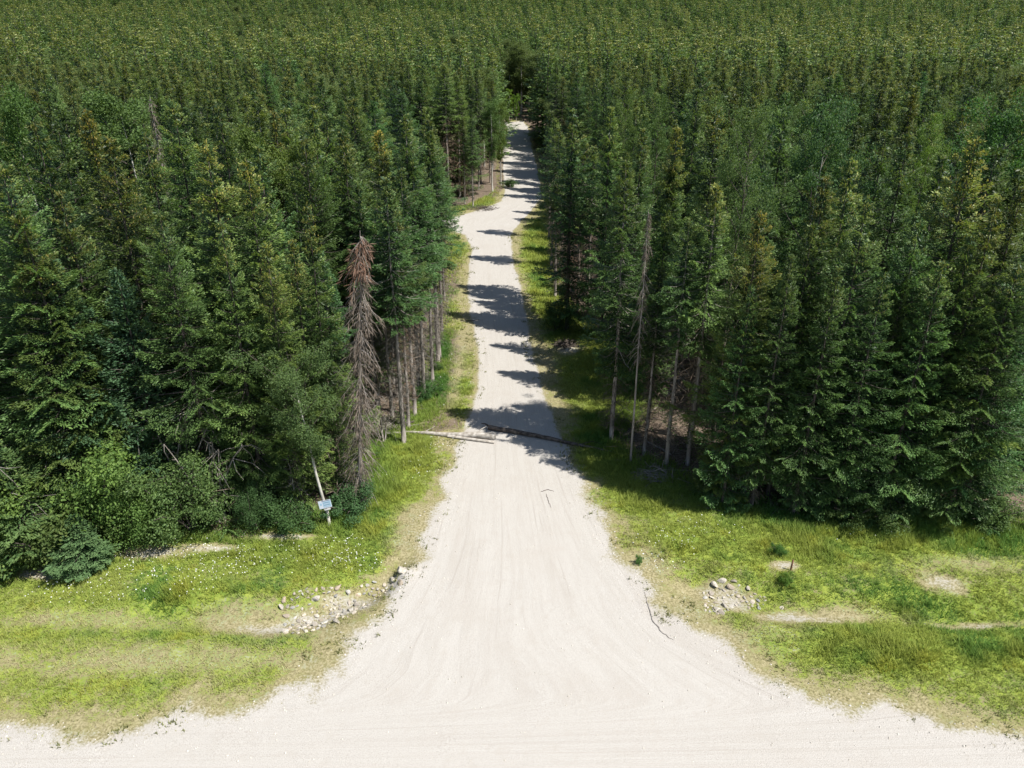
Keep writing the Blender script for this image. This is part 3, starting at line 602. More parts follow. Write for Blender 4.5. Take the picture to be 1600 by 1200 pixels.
# ---- deciduous trees
X, Y = gp(516, 820)
aspen_sign = broadleaf(97, H=9.0, Rm=2.3, cb=.46, limbs=28, leaf=.085, n=20000, lean=(-1.3, 1.2), name='sign aspen', clump=.5)
tree('aspen_tree', aspen_sign, X, Y, 9.0, 9.0, 'leaning young aspen with pale trunk carrying the small sign', col=(1.0, 1.05, 1.0, 0.2), rz=0)
SIGN_XY = (X, Y)
DECID = [
 (1179, 178, 690, V_SOFT[0], 14, 0.66, (1.15, 1.2, 1.15, 0.3), 'large feathery grey green tree rising above the right forest'),
 (1463, 194, 600, V_SOFT[1], 14, 0.6, (1.35, 1.5, 0.8, 0.4), 'bright green feathery tree among dark spruces at upper right'),
 (981, 170, 520, V_SOFT[1], 14, 0.6, (1.05, 1.09, 0.9, 0.4), 'soft green feathery tree behind the trackside spruces on the right'),
 (1290, 195, 650, V_ASPEN[1], 12, 0.62, (0.75, 0.95, 0.95, 0.1), 'dark leafy aspen between spruces on the upper right'),
 (1585, 185, 640, V_ASPEN[1], 12, 0.75, (0.7, 1.00, 0.85, 0.1), 'rounded leafy aspen at the upper right edge'),
 (18, 165, 600, V_ASPEN[1], 12, 0.75, (0.9, 1.07, 0.8, 0.2), 'rounded leafy aspen at the upper left corner'),
 (186, 160, 560, V_ASPEN[0], 12, 1.0, (1, 1.10, 0.9, 0.3), 'bright leafy aspen behind the spruces at upper left'),
 (451, 238, 620, V_ASPEN[0], 12, 0.8, (1.2, 1.18, 0.8, 0.5), 'small bright green aspen showing between spruces left of centre'),
 (385, 205, 580, V_ASPEN[2], 12, 0.9, (1.1, 1.12, 0.8, 0.4), 'bright aspen crown behind the slim brown spired spruce'),
 (770, 158, 300, V_ASPEN[2], 12, 1.0, (0.95, 1.09, 0.85, 0.3), 'green aspen with pale trunk beside the distant bend of the track'),
 (782, 165, 290, V_ASPEN[0], 12, 0.85, (1.1, 1.14, 0.75, 0.5), 'aspen leaning over the far stretch of the track'),
 (796, 156, 206, V_ASPEN[0], 12, 1.0, (1.4, 1.6, 0.6, 0.5), 'bright yellow green aspen at the far end of the track'),
 (807, 165, 207, V_ASPEN[1], 12, 0.9, (1.3, 1.6, 0.6, 0.5), 'yellow green aspen closing the view at the end of the track'),
 (1030, 160, 520, V_SOFT[1], 14, 0.6, (1, 1.07, 0.9, 0.2), 'feathery green tree left of the rust red tipped spruce'),
 (1240, 185, 560, V_SOFT[1], 14, 0.6, (1, 1.07, 0.9, 0.3), 'light green feathery tree behind the large grey green one'),
]
for (u, v, vb, var, hr, w, col, lab) in DECID:
    X, Y, Hh = top_at(u, v, vb); tree('feathery_tree' if var in V_SOFT else 'aspen_tree', var, X, Y, Hh, hr, lab, w=w, col=col, group='leafy trees among the spruces')

# ---- shrubs
SHRUBS = [
 (165, 828, 640, 1, 1.0, (1.35, 1.5, 1.0, 0.3), 'large leafy green shrub at the left forest edge behind the blue green sapling'),
 (205, 838, 730, 0, 0.9, (1.2, 1.4, 1.0, 0.3), 'rounded lower shrub in front of the large leafy one at left'),
 (300, 826, 690, 1, 0.95, (1.15, 1.25, 1.1, 0.3), 'grey green leafy bush under the golden topped spruces at left'),
 (10, 872, 720, 0, 1.1, (1.4, 1.5, 1.0, 0.4), 'yellowish bush at the lower left edge of the forest'),
 (85, 872, 790, 2, 1.3, (1.1, 1.09, 0.9, 0.4), 'low green bush left of the blue green sapling'),
 (395, 826, 760, 0, 0.8, (0.75, 0.95, 0.9, 0.2), 'dark green bush left of the sign'),
 (450, 820, 775, 2, 1.3, (0.75, 0.95, 0.85, 0.2), 'dark low bush directly left of the leaning sign aspen'),
 (550, 797, 755, 2, 1.3, (0.8, 1.05, 1.1, 0.1), 'blue green leafy bush right of the sign'),
 (664, 622, 590, 2, 0.9, (0.75, 1.05, 0.9, 0.1), 'small dark green bush at the foot of a bare trackside trunk'),
 (682, 580, 562, 2, 0.8, (0.9, 1.07, 0.9, 0.2), 'tiny green bush under the left trackside spruces'),
 (868, 515, 468, 0, 1.0, (0.6, 0.80, 0.7, 0.1), 'dark rounded bush on the right of the track before the brush heap'),
 (1375, 818, 775, 2, 1.3, (1, 1.07, 0.9, 0.4), 'leafy bush at the foot of the broad gold topped spruce on the right'),
 (1330, 814, 770, 2, 1.1, (0.95, 1.02, 0.8, 0.4), 'olive bush left of the leafy one in the right front row'),
 (1545, 818, 770, 2, 1.2, (0.9, 1.02, 0.8, 0.3), 'bush in the shade at the right end of the front row'),
 (1215, 868, 850, 2, 0.9, (0.9, 1.3, 0.8, 0.2), 'dark green weed clump in the grass on the right'),
 (1228, 912, 894, 2, 0.9, (1.2, 1.5, 0.7, 0.3), 'weed clump below the brown stake on the right'),
 (998, 880, 866, 2, 0.6, (1.2, 1.6, 1.2, 0.1), 'small pale green weed at the right edge of the track'),
 (795, 293, 278, 2, 1.2, (0.9, 1.07, 0.9, 0.3), 'green bush at the left of the far bend'),
]
for (ub, vb, vt, var, w, col, lab) in SHRUBS:
    X, Y, Hh = base_top(ub, vb, vt); tree('shrub', V_SHRUB[var], X, Y, max(Hh, .35), [2.35, 2.5, 1.05][var], lab, 'shrub', 'shrubs at the forest edge', w=w, col=col)

# ------------------------------------------------------------------ the rest of the forest
gF = np.random.default_rng(4242)
def scatter(x0, x1, y0, y1, sp, keep):
    """jittered grid of tree positions"""
    gx = np.arange(x0, x1, sp); gy = np.arange(y0, y1, sp * 0.87); A, B = np.meshgrid(gx, gy); A = A + (np.arange(len(gy)) % 2)[:, None] * sp / 2
    P = np.stack([A.ravel(), B.ravel()], 1); P = P + gF.uniform(-0.36, 0.36, P.shape) * sp
    return P[keep(P)]
HP = np.array(PLACED[:len(SPRUCES) + len(BARE) + 7 + 1 + len(DECID)])
END = gp(803, 207)
def clear_end(P): return (((P - END) ** 2).sum(1) > 36) & (((P - END - [6, -2]) ** 2).sum(1) > 49) & (((P - END - [12, -4]) ** 2).sum(1) > 36)
def keep_near(P):
    od = sdist(P, OPEN_POLY); u, v = pxw(P[:, 0], P[:, 1])
    d = np.sqrt(((P[:, None] - HP[None]) ** 2).sum(-1)).min(1)
    inview = (np.abs(P[:, 0]) < 0.80 * P[:, 1] + 8)
    sunny = (P[:, 0] > 0) & (P[:, 1] > 44) & (P[:, 1] < 110) & (P[:, 0] < 30)          # the right side of the track is fringed only by its own trees
    return (od > np.where(sunny, 6.0, 1.8)) & (d > 2.5) & inview & clear_end(P)
NEAR = scatter(-130, 130, 24, 150, 3.75, keep_near)
def keep_far(P): return clear_end(P) & (sdist(P, OPEN_POLY) > 1.5) & (np.abs(P[:, 0]) < 0.80 * P[:, 1] + 10)
FARP = np.concatenate([scatter(-190, 190, 150, 215, 4.2, keep_far), scatter(-330, 330, 215, 540, 5.2, keep_far)])
NH = 19.0 - 5.5 * gF.random(len(NEAR)) ** 1.5 - 1.2 * (NEAR[:, 1] < 48) + 2.0 * (fbm(NEAR[:, 0] * .08, NEAR[:, 1] * .08, 12) - .5); NV = gF.integers(0, 12, len(NEAR)); NG = gF.uniform(0.0, 0.75, len(NEAR)) ** 1.3; NW = gF.uniform(0.85, 1.25, len(NEAR)); NR = gF.uniform(0, 6.283, len(NEAR))
NZ = height(NEAR); no = sdist(NEAR, OPEN_POLY)
# trees that show largest stand singly; the others belong to the mass of the wood
def rank_by_view():
    """how many picture cells each tree would show, cones drawn from far to near"""
    Wc, Hc = 640, 480; k = Wc / 1600; buf = np.full((Hc, Wc), -1, int)
    items = [(NEAR[i, 0], NEAR[i, 1], NH[i], 1.7, i) for i in range(len(NEAR))] + [(x, y, 16.0, 1.7, -1) for x, y in HP] + [(x, y, 15.0, 1.8, -1) for x, y in FARP[FARP[:, 1] < 200]]
    for x, y, h, w, i in sorted(items, key=lambda q: -q[1]):
        ut, vt = pxw(x, y, h); ub, vb = pxw(x, y, 0.5); wp = FPX * w / (y * CT + (CAMH - h / 3) * ST)
        for r in range(max(0, int(vt * k)), min(Hc, int(vb * k))):
            t = (r / k - vt) / max(vb - vt, 1); c = ut + (ub - ut) * t; hw = wp * min(1, .12 + 1.3 * t); l, q = int((c - hw) * k), int((c + hw) * k)
            if q >= 0 and l < Wc: buf[r, max(0, l):max(0, min(Wc, q))] = i
    cnt = np.bincount(buf[60:][buf[60:] >= 0], minlength=len(NEAR)); return cnt
VIS = rank_by_view()
PICK = set(int(i) for i in np.argsort(-VIS)[:212] if VIS[i] > 12)
LANDMARKS = [((x, y), lab) for (x, y), lab in zip(PLACED, [q[-1] for q in SPRUCES] + [q[-1] for q in BARE])]
SHORT = {}
def fill_label(i, v_):
    """look first, then the nearest tree that can be found in front of it"""
    x, y = NEAR[i]; best = min(range(len(LANDMARKS)), key=lambda k: abs(math.atan2(LANDMARKS[k][0][0], LANDMARKS[k][0][1]) - math.atan2(x, y)) * 40 + abs(y - LANDMARKS[k][0][1]) * .25 + (30 if LANDMARKS[k][0][1] > y else 0))
    lm = LANDMARKS[best][1]
    for cut in (' near ', ' behind ', ' right of ', ' left of ', ' in front of ', ' next to ', ' beside ', ' between ', ' cut off ', ' above ', ' just ', ' at the ', ' at ', ' in the ', ' midway ', ' directly ', ' one place ', ' rising ', ' standing ', ' closest ', ' leaning ', ', ', ' hung ', ' with a small ', ' where ', ' beyond ', ' right behind ', ' set back ', ' hidden ', ' before '):
        if cut in lm: lm = lm[:lm.index(cut)]
    side = 'left' if x < 0 else 'right'; size = 'short' if NH[i] < 13.2 else 'medium' if NH[i] < 15.8 else 'tall'
    form = 'bare trunked' if v_ >= 9 else 'slim' if v_ >= 6 else 'broad'; hue = 'gold tipped' if NG[i] > .38 else 'olive green' if NG[i] > .16 else 'dark green'
    lm = lm.replace(' and sunlit', '').split(' with dark hollow')[0].rstrip(', '); lm = 'yellow tipped spruce' if lm.startswith('yellow tipped') else lm[:-7] if lm.endswith(' rising') else 'front row spruce with broad gold top' if lm.startswith('front row spruce with broad') else lm
    d = y - LANDMARKS[best][0][1]; rk = 'just behind' if d < 5 else 'well behind' if d < 16 else 'far behind'
    w = f'{size} {form} {hue} spruce {rk} the {lm}'.split(); w = w[1:] if len(w) > 15 else w
    return ' '.join(w), f'spruces filling the forest {side} of the track'
FILLED = {}
mass = []
for i in range(len(NEAR)):
    v_ = int(NV[i]); by_track = no[i] < 5 and NEAR[i, 1] > 36 and abs(NEAR[i, 0]) < 14
    if by_track: v_ = 9 + v_ % 4
    if i in PICK:
        lab, grp = fill_label(i, v_)
        e = place('spruce', S(v_), (NEAR[i, 0], NEAR[i, 1], NZ[i]), NR[i], (NH[i] / 17 * NW[i],) * 2 + (NH[i] / 17,), (0, 0), cvar(300 + i, NG[i]))
        tag(e, lab, 'tree', grp); FILLED.setdefault(lab, []).append((NEAR[i, 1], e))
    else: mass.append(i)

for lab, es in FILLED.items():                                        # look-alikes behind one landmark: told apart by how far back they stand
    if len(es) < 2: continue
    for k, (_, e) in enumerate(sorted(es, key=lambda q: q[0])): lab = lab.split(' ', 1)[1] if len(lab.split()) > 14 else lab; e['label'] = ['nearest ', 'second nearest ', 'third nearest ', 'fourth nearest ', 'fifth nearest ', 'sixth nearest ', 'seventh nearest '][min(k, 6)] + lab

def src_collection(name, variants):
    c = bpy.data.collections.new(name); done = {}
    for k, (parts, col) in enumerate(variants):
        if id(parts) in done:
            o = bpy.data.objects.new(f'wood_kind_{k:02d}', done[id(parts)]); o.color = col; c.objects.link(o); continue
        # trunk and crown of one kind joined for the mass of the wood
        Vs, Fs, A1, A2, MI, n = [], [], [], [], [], 0; mats = []
        for me in parts.values():
            co = np.empty(len(me.vertices) * 3, np.float32); me.vertices.foreach_get('co', co); li_ = np.empty(len(me.loops), np.int32); me.loops.foreach_get('vertex_index', li_)
            nf = len(me.polygons); a1 = np.zeros(nf, np.float32); a2 = np.zeros(nf, np.float32)
            for nm, a in (('shade', a1), ('tip', a2)):
                if nm in me.attributes: me.attributes[nm].data.foreach_get('value', a)
            Vs.append(co.reshape(-1, 3)); Fs.append(li_.reshape(-1, 4) + n); n += len(me.vertices); A1.append(a1); A2.append(a2); MI.append(np.full(nf, len(mats))); mats.append(me.materials[0])
        me = mesh_np(f'wood kind {k:02d}', np.concatenate(Vs), np.concatenate(Fs), 4, np.concatenate(MI), {'shade': np.concatenate(A1), 'tip': np.concatenate(A2)})
        for m in mats: me.materials.append(m)
        done[id(parts)] = me
        o = bpy.data.objects.new(f'wood_kind_{k:02d}', me); o.color = col; c.objects.link(o)
    return c
def forest_mass(name, P, Hs, Ws, Rz, kind, coll, label):
    me = bpy.data.meshes.new(name); me.vertices.add(len(P)); me.vertices.foreach_set('co', np.column_stack([P, height(P)]).astype(np.float32).ravel())
    sc = np.column_stack([Hs / 17 * Ws, Hs / 17 * Ws, Hs / 17]).astype(np.float32); rt = np.column_stack([np.zeros(len(P)), np.zeros(len(P)), Rz]).astype(np.float32)
    a = me.attributes.new('tsc', 'FLOAT_VECTOR', 'POINT'); a.data.foreach_set('vector', sc.ravel()); a = me.attributes.new('trot', 'FLOAT_VECTOR', 'POINT'); a.data.foreach_set('vector', rt.ravel())
    a = me.attributes.new('tkind', 'INT', 'POINT'); a.data.foreach_set('value', kind.astype(np.int32))
    o = link(name, me); ng = bpy.data.node_groups.new(name, 'GeometryNodeTree'); ng.interface.new_socket('Geometry', in_out='INPUT', socket_type='NodeSocketGeometry'); ng.interface.new_socket('Geometry', in_out='OUTPUT', socket_type='NodeSocketGeometry')
    nd = ng.nodes; gi, go = nd.new('NodeGroupInput'), nd.new('NodeGroupOutput'); ci = nd.new('GeometryNodeCollectionInfo'); ci.inputs['Collection'].default_value = coll; ci.inputs['Separate Children'].default_value = True; ci.inputs['Reset Children'].default_value = True
    ip = nd.new('GeometryNodeInstanceOnPoints'); ip.inputs['Pick Instance'].default_value = True
    def na(nm, ty):
        n = nd.new('GeometryNodeInputNamedAttribute'); n.data_type = ty; n.inputs['Name'].default_value = nm; return n.outputs['Attribute']
    ng.links.new(gi.outputs[0], ip.inputs['Points']); ng.links.new(ci.outputs[0], ip.inputs['Instance']); ng.links.new(na('tkind', 'INT'), ip.inputs['Instance Index'])
    e2r = nd.new('FunctionNodeEulerToRotation'); ng.links.new(na('trot', 'FLOAT_VECTOR'), e2r.inputs[0]); ng.links.new(e2r.outputs[0], ip.inputs['Rotation']); ng.links.new(na('tsc', 'FLOAT_VECTOR'), ip.inputs['Scale'])
    ng.links.new(ip.outputs[0], go.inputs[0]); md = o.modifiers.new('wood', 'NODES'); md.node_group = ng
    return tag(o, label, None, None, 'stuff')
NEARSRC = [(S(k % 13), cvar(200 + k, [0.7, .2, .5, .9, .1, .4][k % 6])) for k in range(20)] + [(V_ASPEN[0], (0.95, 1.2, 0.8, .3)), (V_ASPEN[1], (0.85, 1.1, 0.85, .2))]
FARSRC = [(V_FAR[k % 3], cvar(230 + k, base=(.72, .9, .85), gold= [0.2, .1, .15, .3, .0, .1][k % 6])) for k in range(9)] + [(V_ASPEN[2], (1.0, 1.25, 0.8, .3))]
cn, cf = src_collection('near wood kinds', NEARSRC), src_collection('far wood kinds', FARSRC)
mi = np.array(mass); kn = gF.integers(0, 20, len(mi)); kn = np.where(gF.random(len(mi)) < 0.05, gF.integers(20, 22, len(mi)), kn)
trk = (no[mi] < 4); kn = np.where(trk & (kn < 20), 9 + kn % 4, kn)
hm = np.where(kn >= 20, NH[mi] * 1.25, NH[mi])
forest_mass('near_forest', NEAR[mi], hm, NW[mi], NR[mi], kn, cn, 'dense spruce forest filling the ground behind the edge trees')
nf = len(FARP); kf = np.where(gF.random(nf) < 0.55 * sstep(.52, .68, fbm(FARP[:, 0] * .02, FARP[:, 1] * .02, 14)) + .03, 9, gF.integers(0, 9, nf)); hf = (21 - 7 * gF.random(nf) ** 1.5) * np.where(kf == 9, 1.15, 1.0)
forest_mass('far_forest', FARP, hf, gF.uniform(1.0, 1.5, nf), gF.uniform(0, 6.28, nf), kf, cf, 'distant spruce forest running to the horizon')

# ------------------------------------------------------------------ logs and fallen wood
def tube_thing(name, pix, rad, mat, label, cat, sides=9, lift=0.0, zs=None, group=None, rough=0.25, seed=0):
    """fallen log along photo pixels; its origin sits at its first point"""
    g = np.random.default_rng(seed); P = np.array([gp(*p) for p in pix]); n = 4 * len(P)
    t0 = np.linspace(0, 1, len(P)); t1 = np.linspace(0, 1, n); Pp = np.column_stack([np.interp(t1, t0, P[:, 0]), np.interp(t1, t0, P[:, 1])]); rr = np.interp(t1, t0, rad) * (1 + g.normal(0, 0.10 * rough * 4, n) * 0.35)
    Pp += g.normal(0, 0.015, Pp.shape); z = height(Pp) + rr * 0.72 + lift + (np.interp(t1, t0, zs) if zs is not None else 0)
    pts = np.column_stack([Pp, z]); o0 = pts[0].copy(); T = Tubes(); T.add(pts - o0, rr, sides); o = link(name, T.build(name, mat)); o.location = o0
    return tag(o, label, cat, group), o0
lg, o0 = tube_thing('fallen_log', [(598, 675), (640, 676), (690, 681), (720, 683), (748, 683), (773, 686)], [.05, .09, .14, .19, .23, .20], M_LOG, 'pale fallen log lying across the left half of the track', 'log', seed=1)
def limb_on(parent, o0, pix, rad, mat, zs, name='branch', sides=6):
    P = np.array([gp(*p) for p in pix]); z = height(P) + np.array(zs); T = Tubes(); T.add(np.column_stack([P, z]) - o0, np.array(rad), sides); return link(name, T.build(name, mat), parent)
limb_on(lg, o0, [(700, 683), (725, 687), (750, 690), (772, 693)], [.10, .10, .10, .08], M_LOG, [.1, .09, .08, .07])
limb_on(lg, o0, [(742, 683), (752, 678), (760, 676)], [.05, .035, .015], M_LOG, [.22, .35, .45], 'branch_stub')
limb_on(lg, o0, [(660, 679), (672, 674), (680, 672)], [.03, .02, .01], M_LOG, [.1, .2, .3], 'branch_stub')
lg, o0 = tube_thing('fallen_log', [(764, 671), (800, 677), (850, 686), (900, 697), (945, 707), (985, 716)], [.16, .15, .125, .10, .075, .04], M_LOGD, 'dark slender log reaching from mid track into the right grass', 'log', lift=0.05, seed=2)
limb_on(lg, o0, [(766, 671), (758, 668), (752, 668)], [.07, .05, .02], M_LOGD, [.2, .28, .3], 'splinter')
limb_on(lg, o0, [(905, 698), (925, 696), (940, 700)], [.03, .02, .01], M_LOGD, [.15, .3, .25], 'branch_stub')
for k, (px, rd0, mt, lb) in enumerate([
    ([(575, 662), (610, 664), (648, 660)], [.09, .10, .08], M_LOGD, 'dark rotting log at the foot of the left trackside spruces'),
    ([(588, 671), (620, 668), (655, 664)], [.05, .07, .05], M_SNAG, 'grey log lying beside the rotting one on the left'),
    ([(610, 690), (640, 678), (652, 666)], [.02, .035, .03], M_SNAG, 'short grey branch propped against the pale log'),
    ([(1006, 688), (1025, 700), (1048, 712)], [.04, .06, .05], M_SNAG, 'grey log in the shade between the right hand trunks'),
    ([(985, 740), (1030, 738), (1075, 737)], [.05, .08, .05], M_SNAG, 'pale fallen log at the corner of the right forest'),
    ([(1010, 650), (1030, 635), (1050, 628)], [.03, .04, .03], M_SNAG, 'thin grey log deep in the right grass bay'),
    ([(1090, 790), (1120, 800), (1150, 803)], [.02, .03, .02], M_SNAG, 'thin pale stick at the edge of the right front row'),
    ([(846, 768), (856, 765), (866, 768)], [.015, .02, .01], M_LOGD, 'small dark stick on the right of the track'),
    ([(853, 772), (857, 784), (861, 793)], [.012, .016, .008], M_LOGD, 'thin dark twig lying along the track near the shade edge'),
    ([(720, 500), (735, 502), (748, 500)], [.02, .03, .02], M_LOGD, 'short stick on the left rim of the track')]):
    tube_thing('fallen_branch' if max(rd0) < 0.04 else 'fallen_log', px, rd0, mt, lb, 'log', 7, group='deadfall on the forest floor', seed=20 + k)

def brush_heap(name, u, v, ru, hgt, n, label, mat, seed):
    g = np.random.default_rng(seed); c0 = gp(u, v); rx = abs(gp(u + ru, v)[0] - c0[0]); T = Tubes(); z0 = hz(*c0)
    for i in range(n):
        a = g.random() * 6.283; r = g.random() ** .6; p = np.array([math.cos(a) * r * rx, math.sin(a) * r * rx * .7, hgt * (1 - r * r) * g.random()]); d = unit(np.array([g.normal(), g.normal(), g.normal() * .25])) * g.uniform(.2, .8)
        q = np.stack([p - d, p + g.normal(0, .03, 3), p + d]); q[:, 2] = np.maximum(q[:, 2], 0.02); T.add(q, [.02, .025, .006], 4)
    o = link(name, T.build(name, mat)); o.location = (c0[0], c0[1], z0); return tag(o, label, 'brush heap')
brush_heap('brush_heap', 886, 540, 20, .5, 110, 'heap of brown brushwood on the right verge of the track', M_LOGD, 5)
brush_heap('brush_heap', 752, 326, 26, .4, 120, 'low heap of reddish brown brush at the side track corner', M_LOGD, 6)
brush_heap('brush_heap', 1022, 741, 34, .25, 150, 'scatter of dry branches under the right forest corner', M_SNAG, 7)
brush_heap('brush_heap', 600, 664, 34, .35, 150, 'tangle of dry branches under the left trackside spruces', M_SNAG, 8)

def bare_shrub(seed, H=3.0, Rm=1.0, name='dead shrub'):
    g = np.random.default_rng(seed); T = Tubes()
    for i in range(7):
        a = g.random() * 6.283; e = np.array([math.cos(a) * Rm * g.random(), math.sin(a) * Rm * g.random(), H * g.uniform(.5, 1)]); t = np.linspace(0, 1, 5)[:, None]
        c = e * t + np.array([0, 0, .25 * H]) * t * (1 - t) + np.cumsum(g.normal(0, .05, (5, 3)), 0); T.add(c, .03 * (1 - .85 * t[:, 0]) + .003, 4)
        for k in range(9):
            s0 = c[g.integers(1, 5)]; d = unit(g.normal(0, 1, 3) + [0, 0, .2]) * g.uniform(.3, .9); T.add(np.stack([s0, s0 + d * .5 + g.normal(0, .08, 3), s0 + d + [0, 0, -.15]]), [.012, .008, .003], 3)
    return {'stems': T.build(name + ' stems', M_SNAG)}
for k, (ub, vb, vt, lab) in enumerate([(80, 852, 690, 'bare grey shrub in the dark gap at the left forest edge'), (295, 800, 575, 'tall leafless grey shrub above the grey green bush'), (345, 815, 650, 'leafless shrub right of the grey green bush'),
                                       (470, 790, 690, 'dry twiggy shrub behind the sign aspen'), (1160, 780, 705, 'bare twiggy shrub under the layered gold green spruce'), (600, 690, 600, 'bare grey shrub beside the dead spruces')]):
    X, Y, Hh = base_top(ub, vb, vt); e = place('dead_shrub', bare_shrub(200 + k), (X, Y, hz(X, Y)), k, (Hh / 3,) * 3); tag(e, lab, 'shrub', 'leafless shrubs')

# ------------------------------------------------------------------ sign on the aspen, stake
def box_mesh(name, sx_, sy_, sz_, mat, bev=0.004):
    import bmesh
    bm = bmesh.new(); bmesh.ops.create_cube(bm, size=1); bmesh.ops.scale(bm, vec=(sx_, sy_, sz_), verts=bm.verts); bmesh.ops.bevel(bm, geom=bm.edges[:], offset=bev, segments=1, affect='EDGES')
    me = bpy.data.meshes.new(name); bm.to_mesh(me); bm.free(); me.materials.append(mat); return me
def plain(name, c, rough=0.5):
    m, t = mat_new(name); out = N(t, 'ShaderNodeOutputMaterial'); p = N(t, 'ShaderNodeBsdfPrincipled'); tc = N(t, 'ShaderNodeTexCoord'); n = noise(t, 14, 3, tc.outputs['Object'])
    L(t, mixc(t, mathn(t, 'MULTIPLY', smap(t, n, .4, .75), .35), c, [x * .7 for x in c]), p.inputs['Base Color']); p.inputs['Roughness'].default_value = rough; L(t, p.outputs[0], out.inputs[0]); return m
M_SIGNW, M_SIGNB, M_SIGND, M_SIGNP = plain('sign white', (.48, .52, .58)), plain('sign blue', (.26, .40, .50)), plain('sign dark', (.10, .13, .18)), plain('sign plate', (.55, .54, .52))
sgx, sgy = SIGN_XY; sz0 = hz(sgx, sgy)
sign = bpy.data.objects.new('sign', None); COL.objects.link(sign); sign.location = (sgx - 0.13, sgy - 0.06, sz0 + 1.42); sign.rotation_euler = (R(-14), R(-11), R(6))
tag(sign, 'small pale blue and white sign board fixed to the leaning aspen', 'sign')
board = link('board', box_mesh('board', .66, .02, .43, M_SIGNW), sign)
def on_board(nm, w, h, x, z, m, y=-.0125):
    o = link(nm, box_mesh(nm, w, .004, h, m, .001), board); o.location = (x, y, z); return o
on_board('blue_panel', .40, .30, .10, -.01, M_SIGNB)
on_board('header_band', .44, .035, .08, .18, M_SIGND)
for k, (x, z, w) in enumerate([(.10, .08, .33), (.09, .02, .30), (.11, -.045, .34), (.08, -.11, .26)]): on_board('print_line', w, .016, x, z, M_SIGNW if k % 2 else M_SIGND, -.0165)
on_board('emblem', .10, .12, -.20, .03, M_SIGNB)
pl_ = link('lower_plate', box_mesh('lower_plate', .32, .02, .09, M_SIGNP), sign); pl_.location = (.06, 0, -.29)
for xz in [(0.02, .19), (.03, -.19)]:
    T = Tubes(); T.add(np.array([[0, -.022, 0], [0, .05, 0]]), [.008, .008], 6); o = link('nail', T.build('nail', M_SIGND), sign); o.location = (xz[0], 0, xz[1])
X, Y = gp(1235, 893); T = Tubes(); T.add(np.array([[0, 0, -.2], [.01, 0, .2], [.03, .01, .62]]), [.045, .045, .04], 6); o = link('stake', T.build('stake', bark_mat('rusty wood', (.12, .06, .035), (.24, .13, .08))))
o.location = (X, Y, hz(X, Y)); tag(o, 'short reddish brown stake in the grass on the right', 'stake')

# ------------------------------------------------------------------ stones
import bmesh
def rock_mesh(seed):
    g = np.random.default_rng(seed); bm = bmesh.new(); bmesh.ops.create_icosphere(bm, subdivisions=2, radius=.5)
    pl = unit(g.normal(0, 1, (9, 3))); dd = g.uniform(.20, .40, 9)
    for v in bm.verts:
        c = np.array(v.co)
        for p_, d_ in zip(pl, dd):
            e = c @ p_ - d_
            if e > 0: c = c - p_ * e * .92
        v.co = Vector(c * [1, .85, .7])
    bmesh.ops.dissolve_limit(bm, angle_limit=.12, verts=bm.verts[:], edges=bm.edges[:]); bmesh.ops.triangulate(bm, faces=bm.faces[:])
    me = bpy.data.meshes.new('rock'); bm.to_mesh(me); bm.free(); me.materials.append(M_ROCK); return me
ROCKS = [rock_mesh(300 + i) for i in range(6)]
gR = np.random.default_rng(77); used_r = []
def stones(boxes, n, smin, smax, label, group):
    made = 0
    for _ in range(n * 12):
        if made >= n: break
        u0, v0, ru, rv = boxes[gR.integers(0, len(boxes))]; a, r = gR.random() * 6.283, gR.random() ** .55
        u, v = u0 + ru * r * math.cos(a), v0 + rv * r * math.sin(a); x, y = gp(u, v); s_ = smin + (smax - smin) * gR.random() ** 1.8; s_ *= (2.1 if gR.random() < .12 else 1.3)
        if any((x - p[0]) ** 2 + (y - p[1]) ** 2 < (0.42 * (s_ + p[2])) ** 2 for p in used_r): continue
        used_r.append((x, y, s_)); o = link('stone', ROCKS[gR.integers(0, 6)]); o.location = (x, y, hz(x, y) + s_ * gR.uniform(-.12, .16)); o.rotation_euler = (gR.normal(0, .3), gR.normal(0, .3), gR.random() * 6.28); o.scale = (s_, s_ * gR.uniform(.75, 1), s_ * gR.uniform(.5, .85))
        b = gR.uniform(.48, .95); w_ = gR.normal(.03, .05); o.color = (b * (1 + w_), b, b * (1 - w_), 1); tag(o, label, 'stone', group); made += 1
stones([(495, 945, 58, 30), (545, 927, 42, 18), (595, 908, 34, 11), (470, 975, 30, 13)], 150, .16, .42, 'pale rubble stone in the heap beside the ditch left of the track', 'stones in the ditch left of the track')
stones([(1140, 925, 42, 20), (1120, 945, 22, 14), (1180, 932, 22, 10)], 60, .14, .38, 'pale rubble stone in the small heap right of the track', 'stones in the ditch right of the track')
for (u, v, s_, lab) in [(628, 893, .85, 'largest grey boulder at the track end of the left rubble heap'), (612, 897, .5, 'second largest boulder beside the grey one left of the track'), (493, 928, .55, 'rounded pale boulder at the back of the left rubble heap'), (1128, 905, .5, 'largest pale stone at the top of the right rubble heap'), (1120, 950, .55, 'bright pale stone at the foot of the right rubble heap'), (1223, 940, .3, 'lone pale stone in the dry grass right of the rubble heap')]:
    x, y = gp(u, v); o = link('boulder', ROCKS[int(u) % 6]); o.location = (x, y, hz(x, y) + s_ * .04); o.scale = (s_, s_ * .9, s_ * .65); o.rotation_euler = (0, .2, u); o.color = (.85, .83, .8, 1); tag(o, lab, 'boulder')

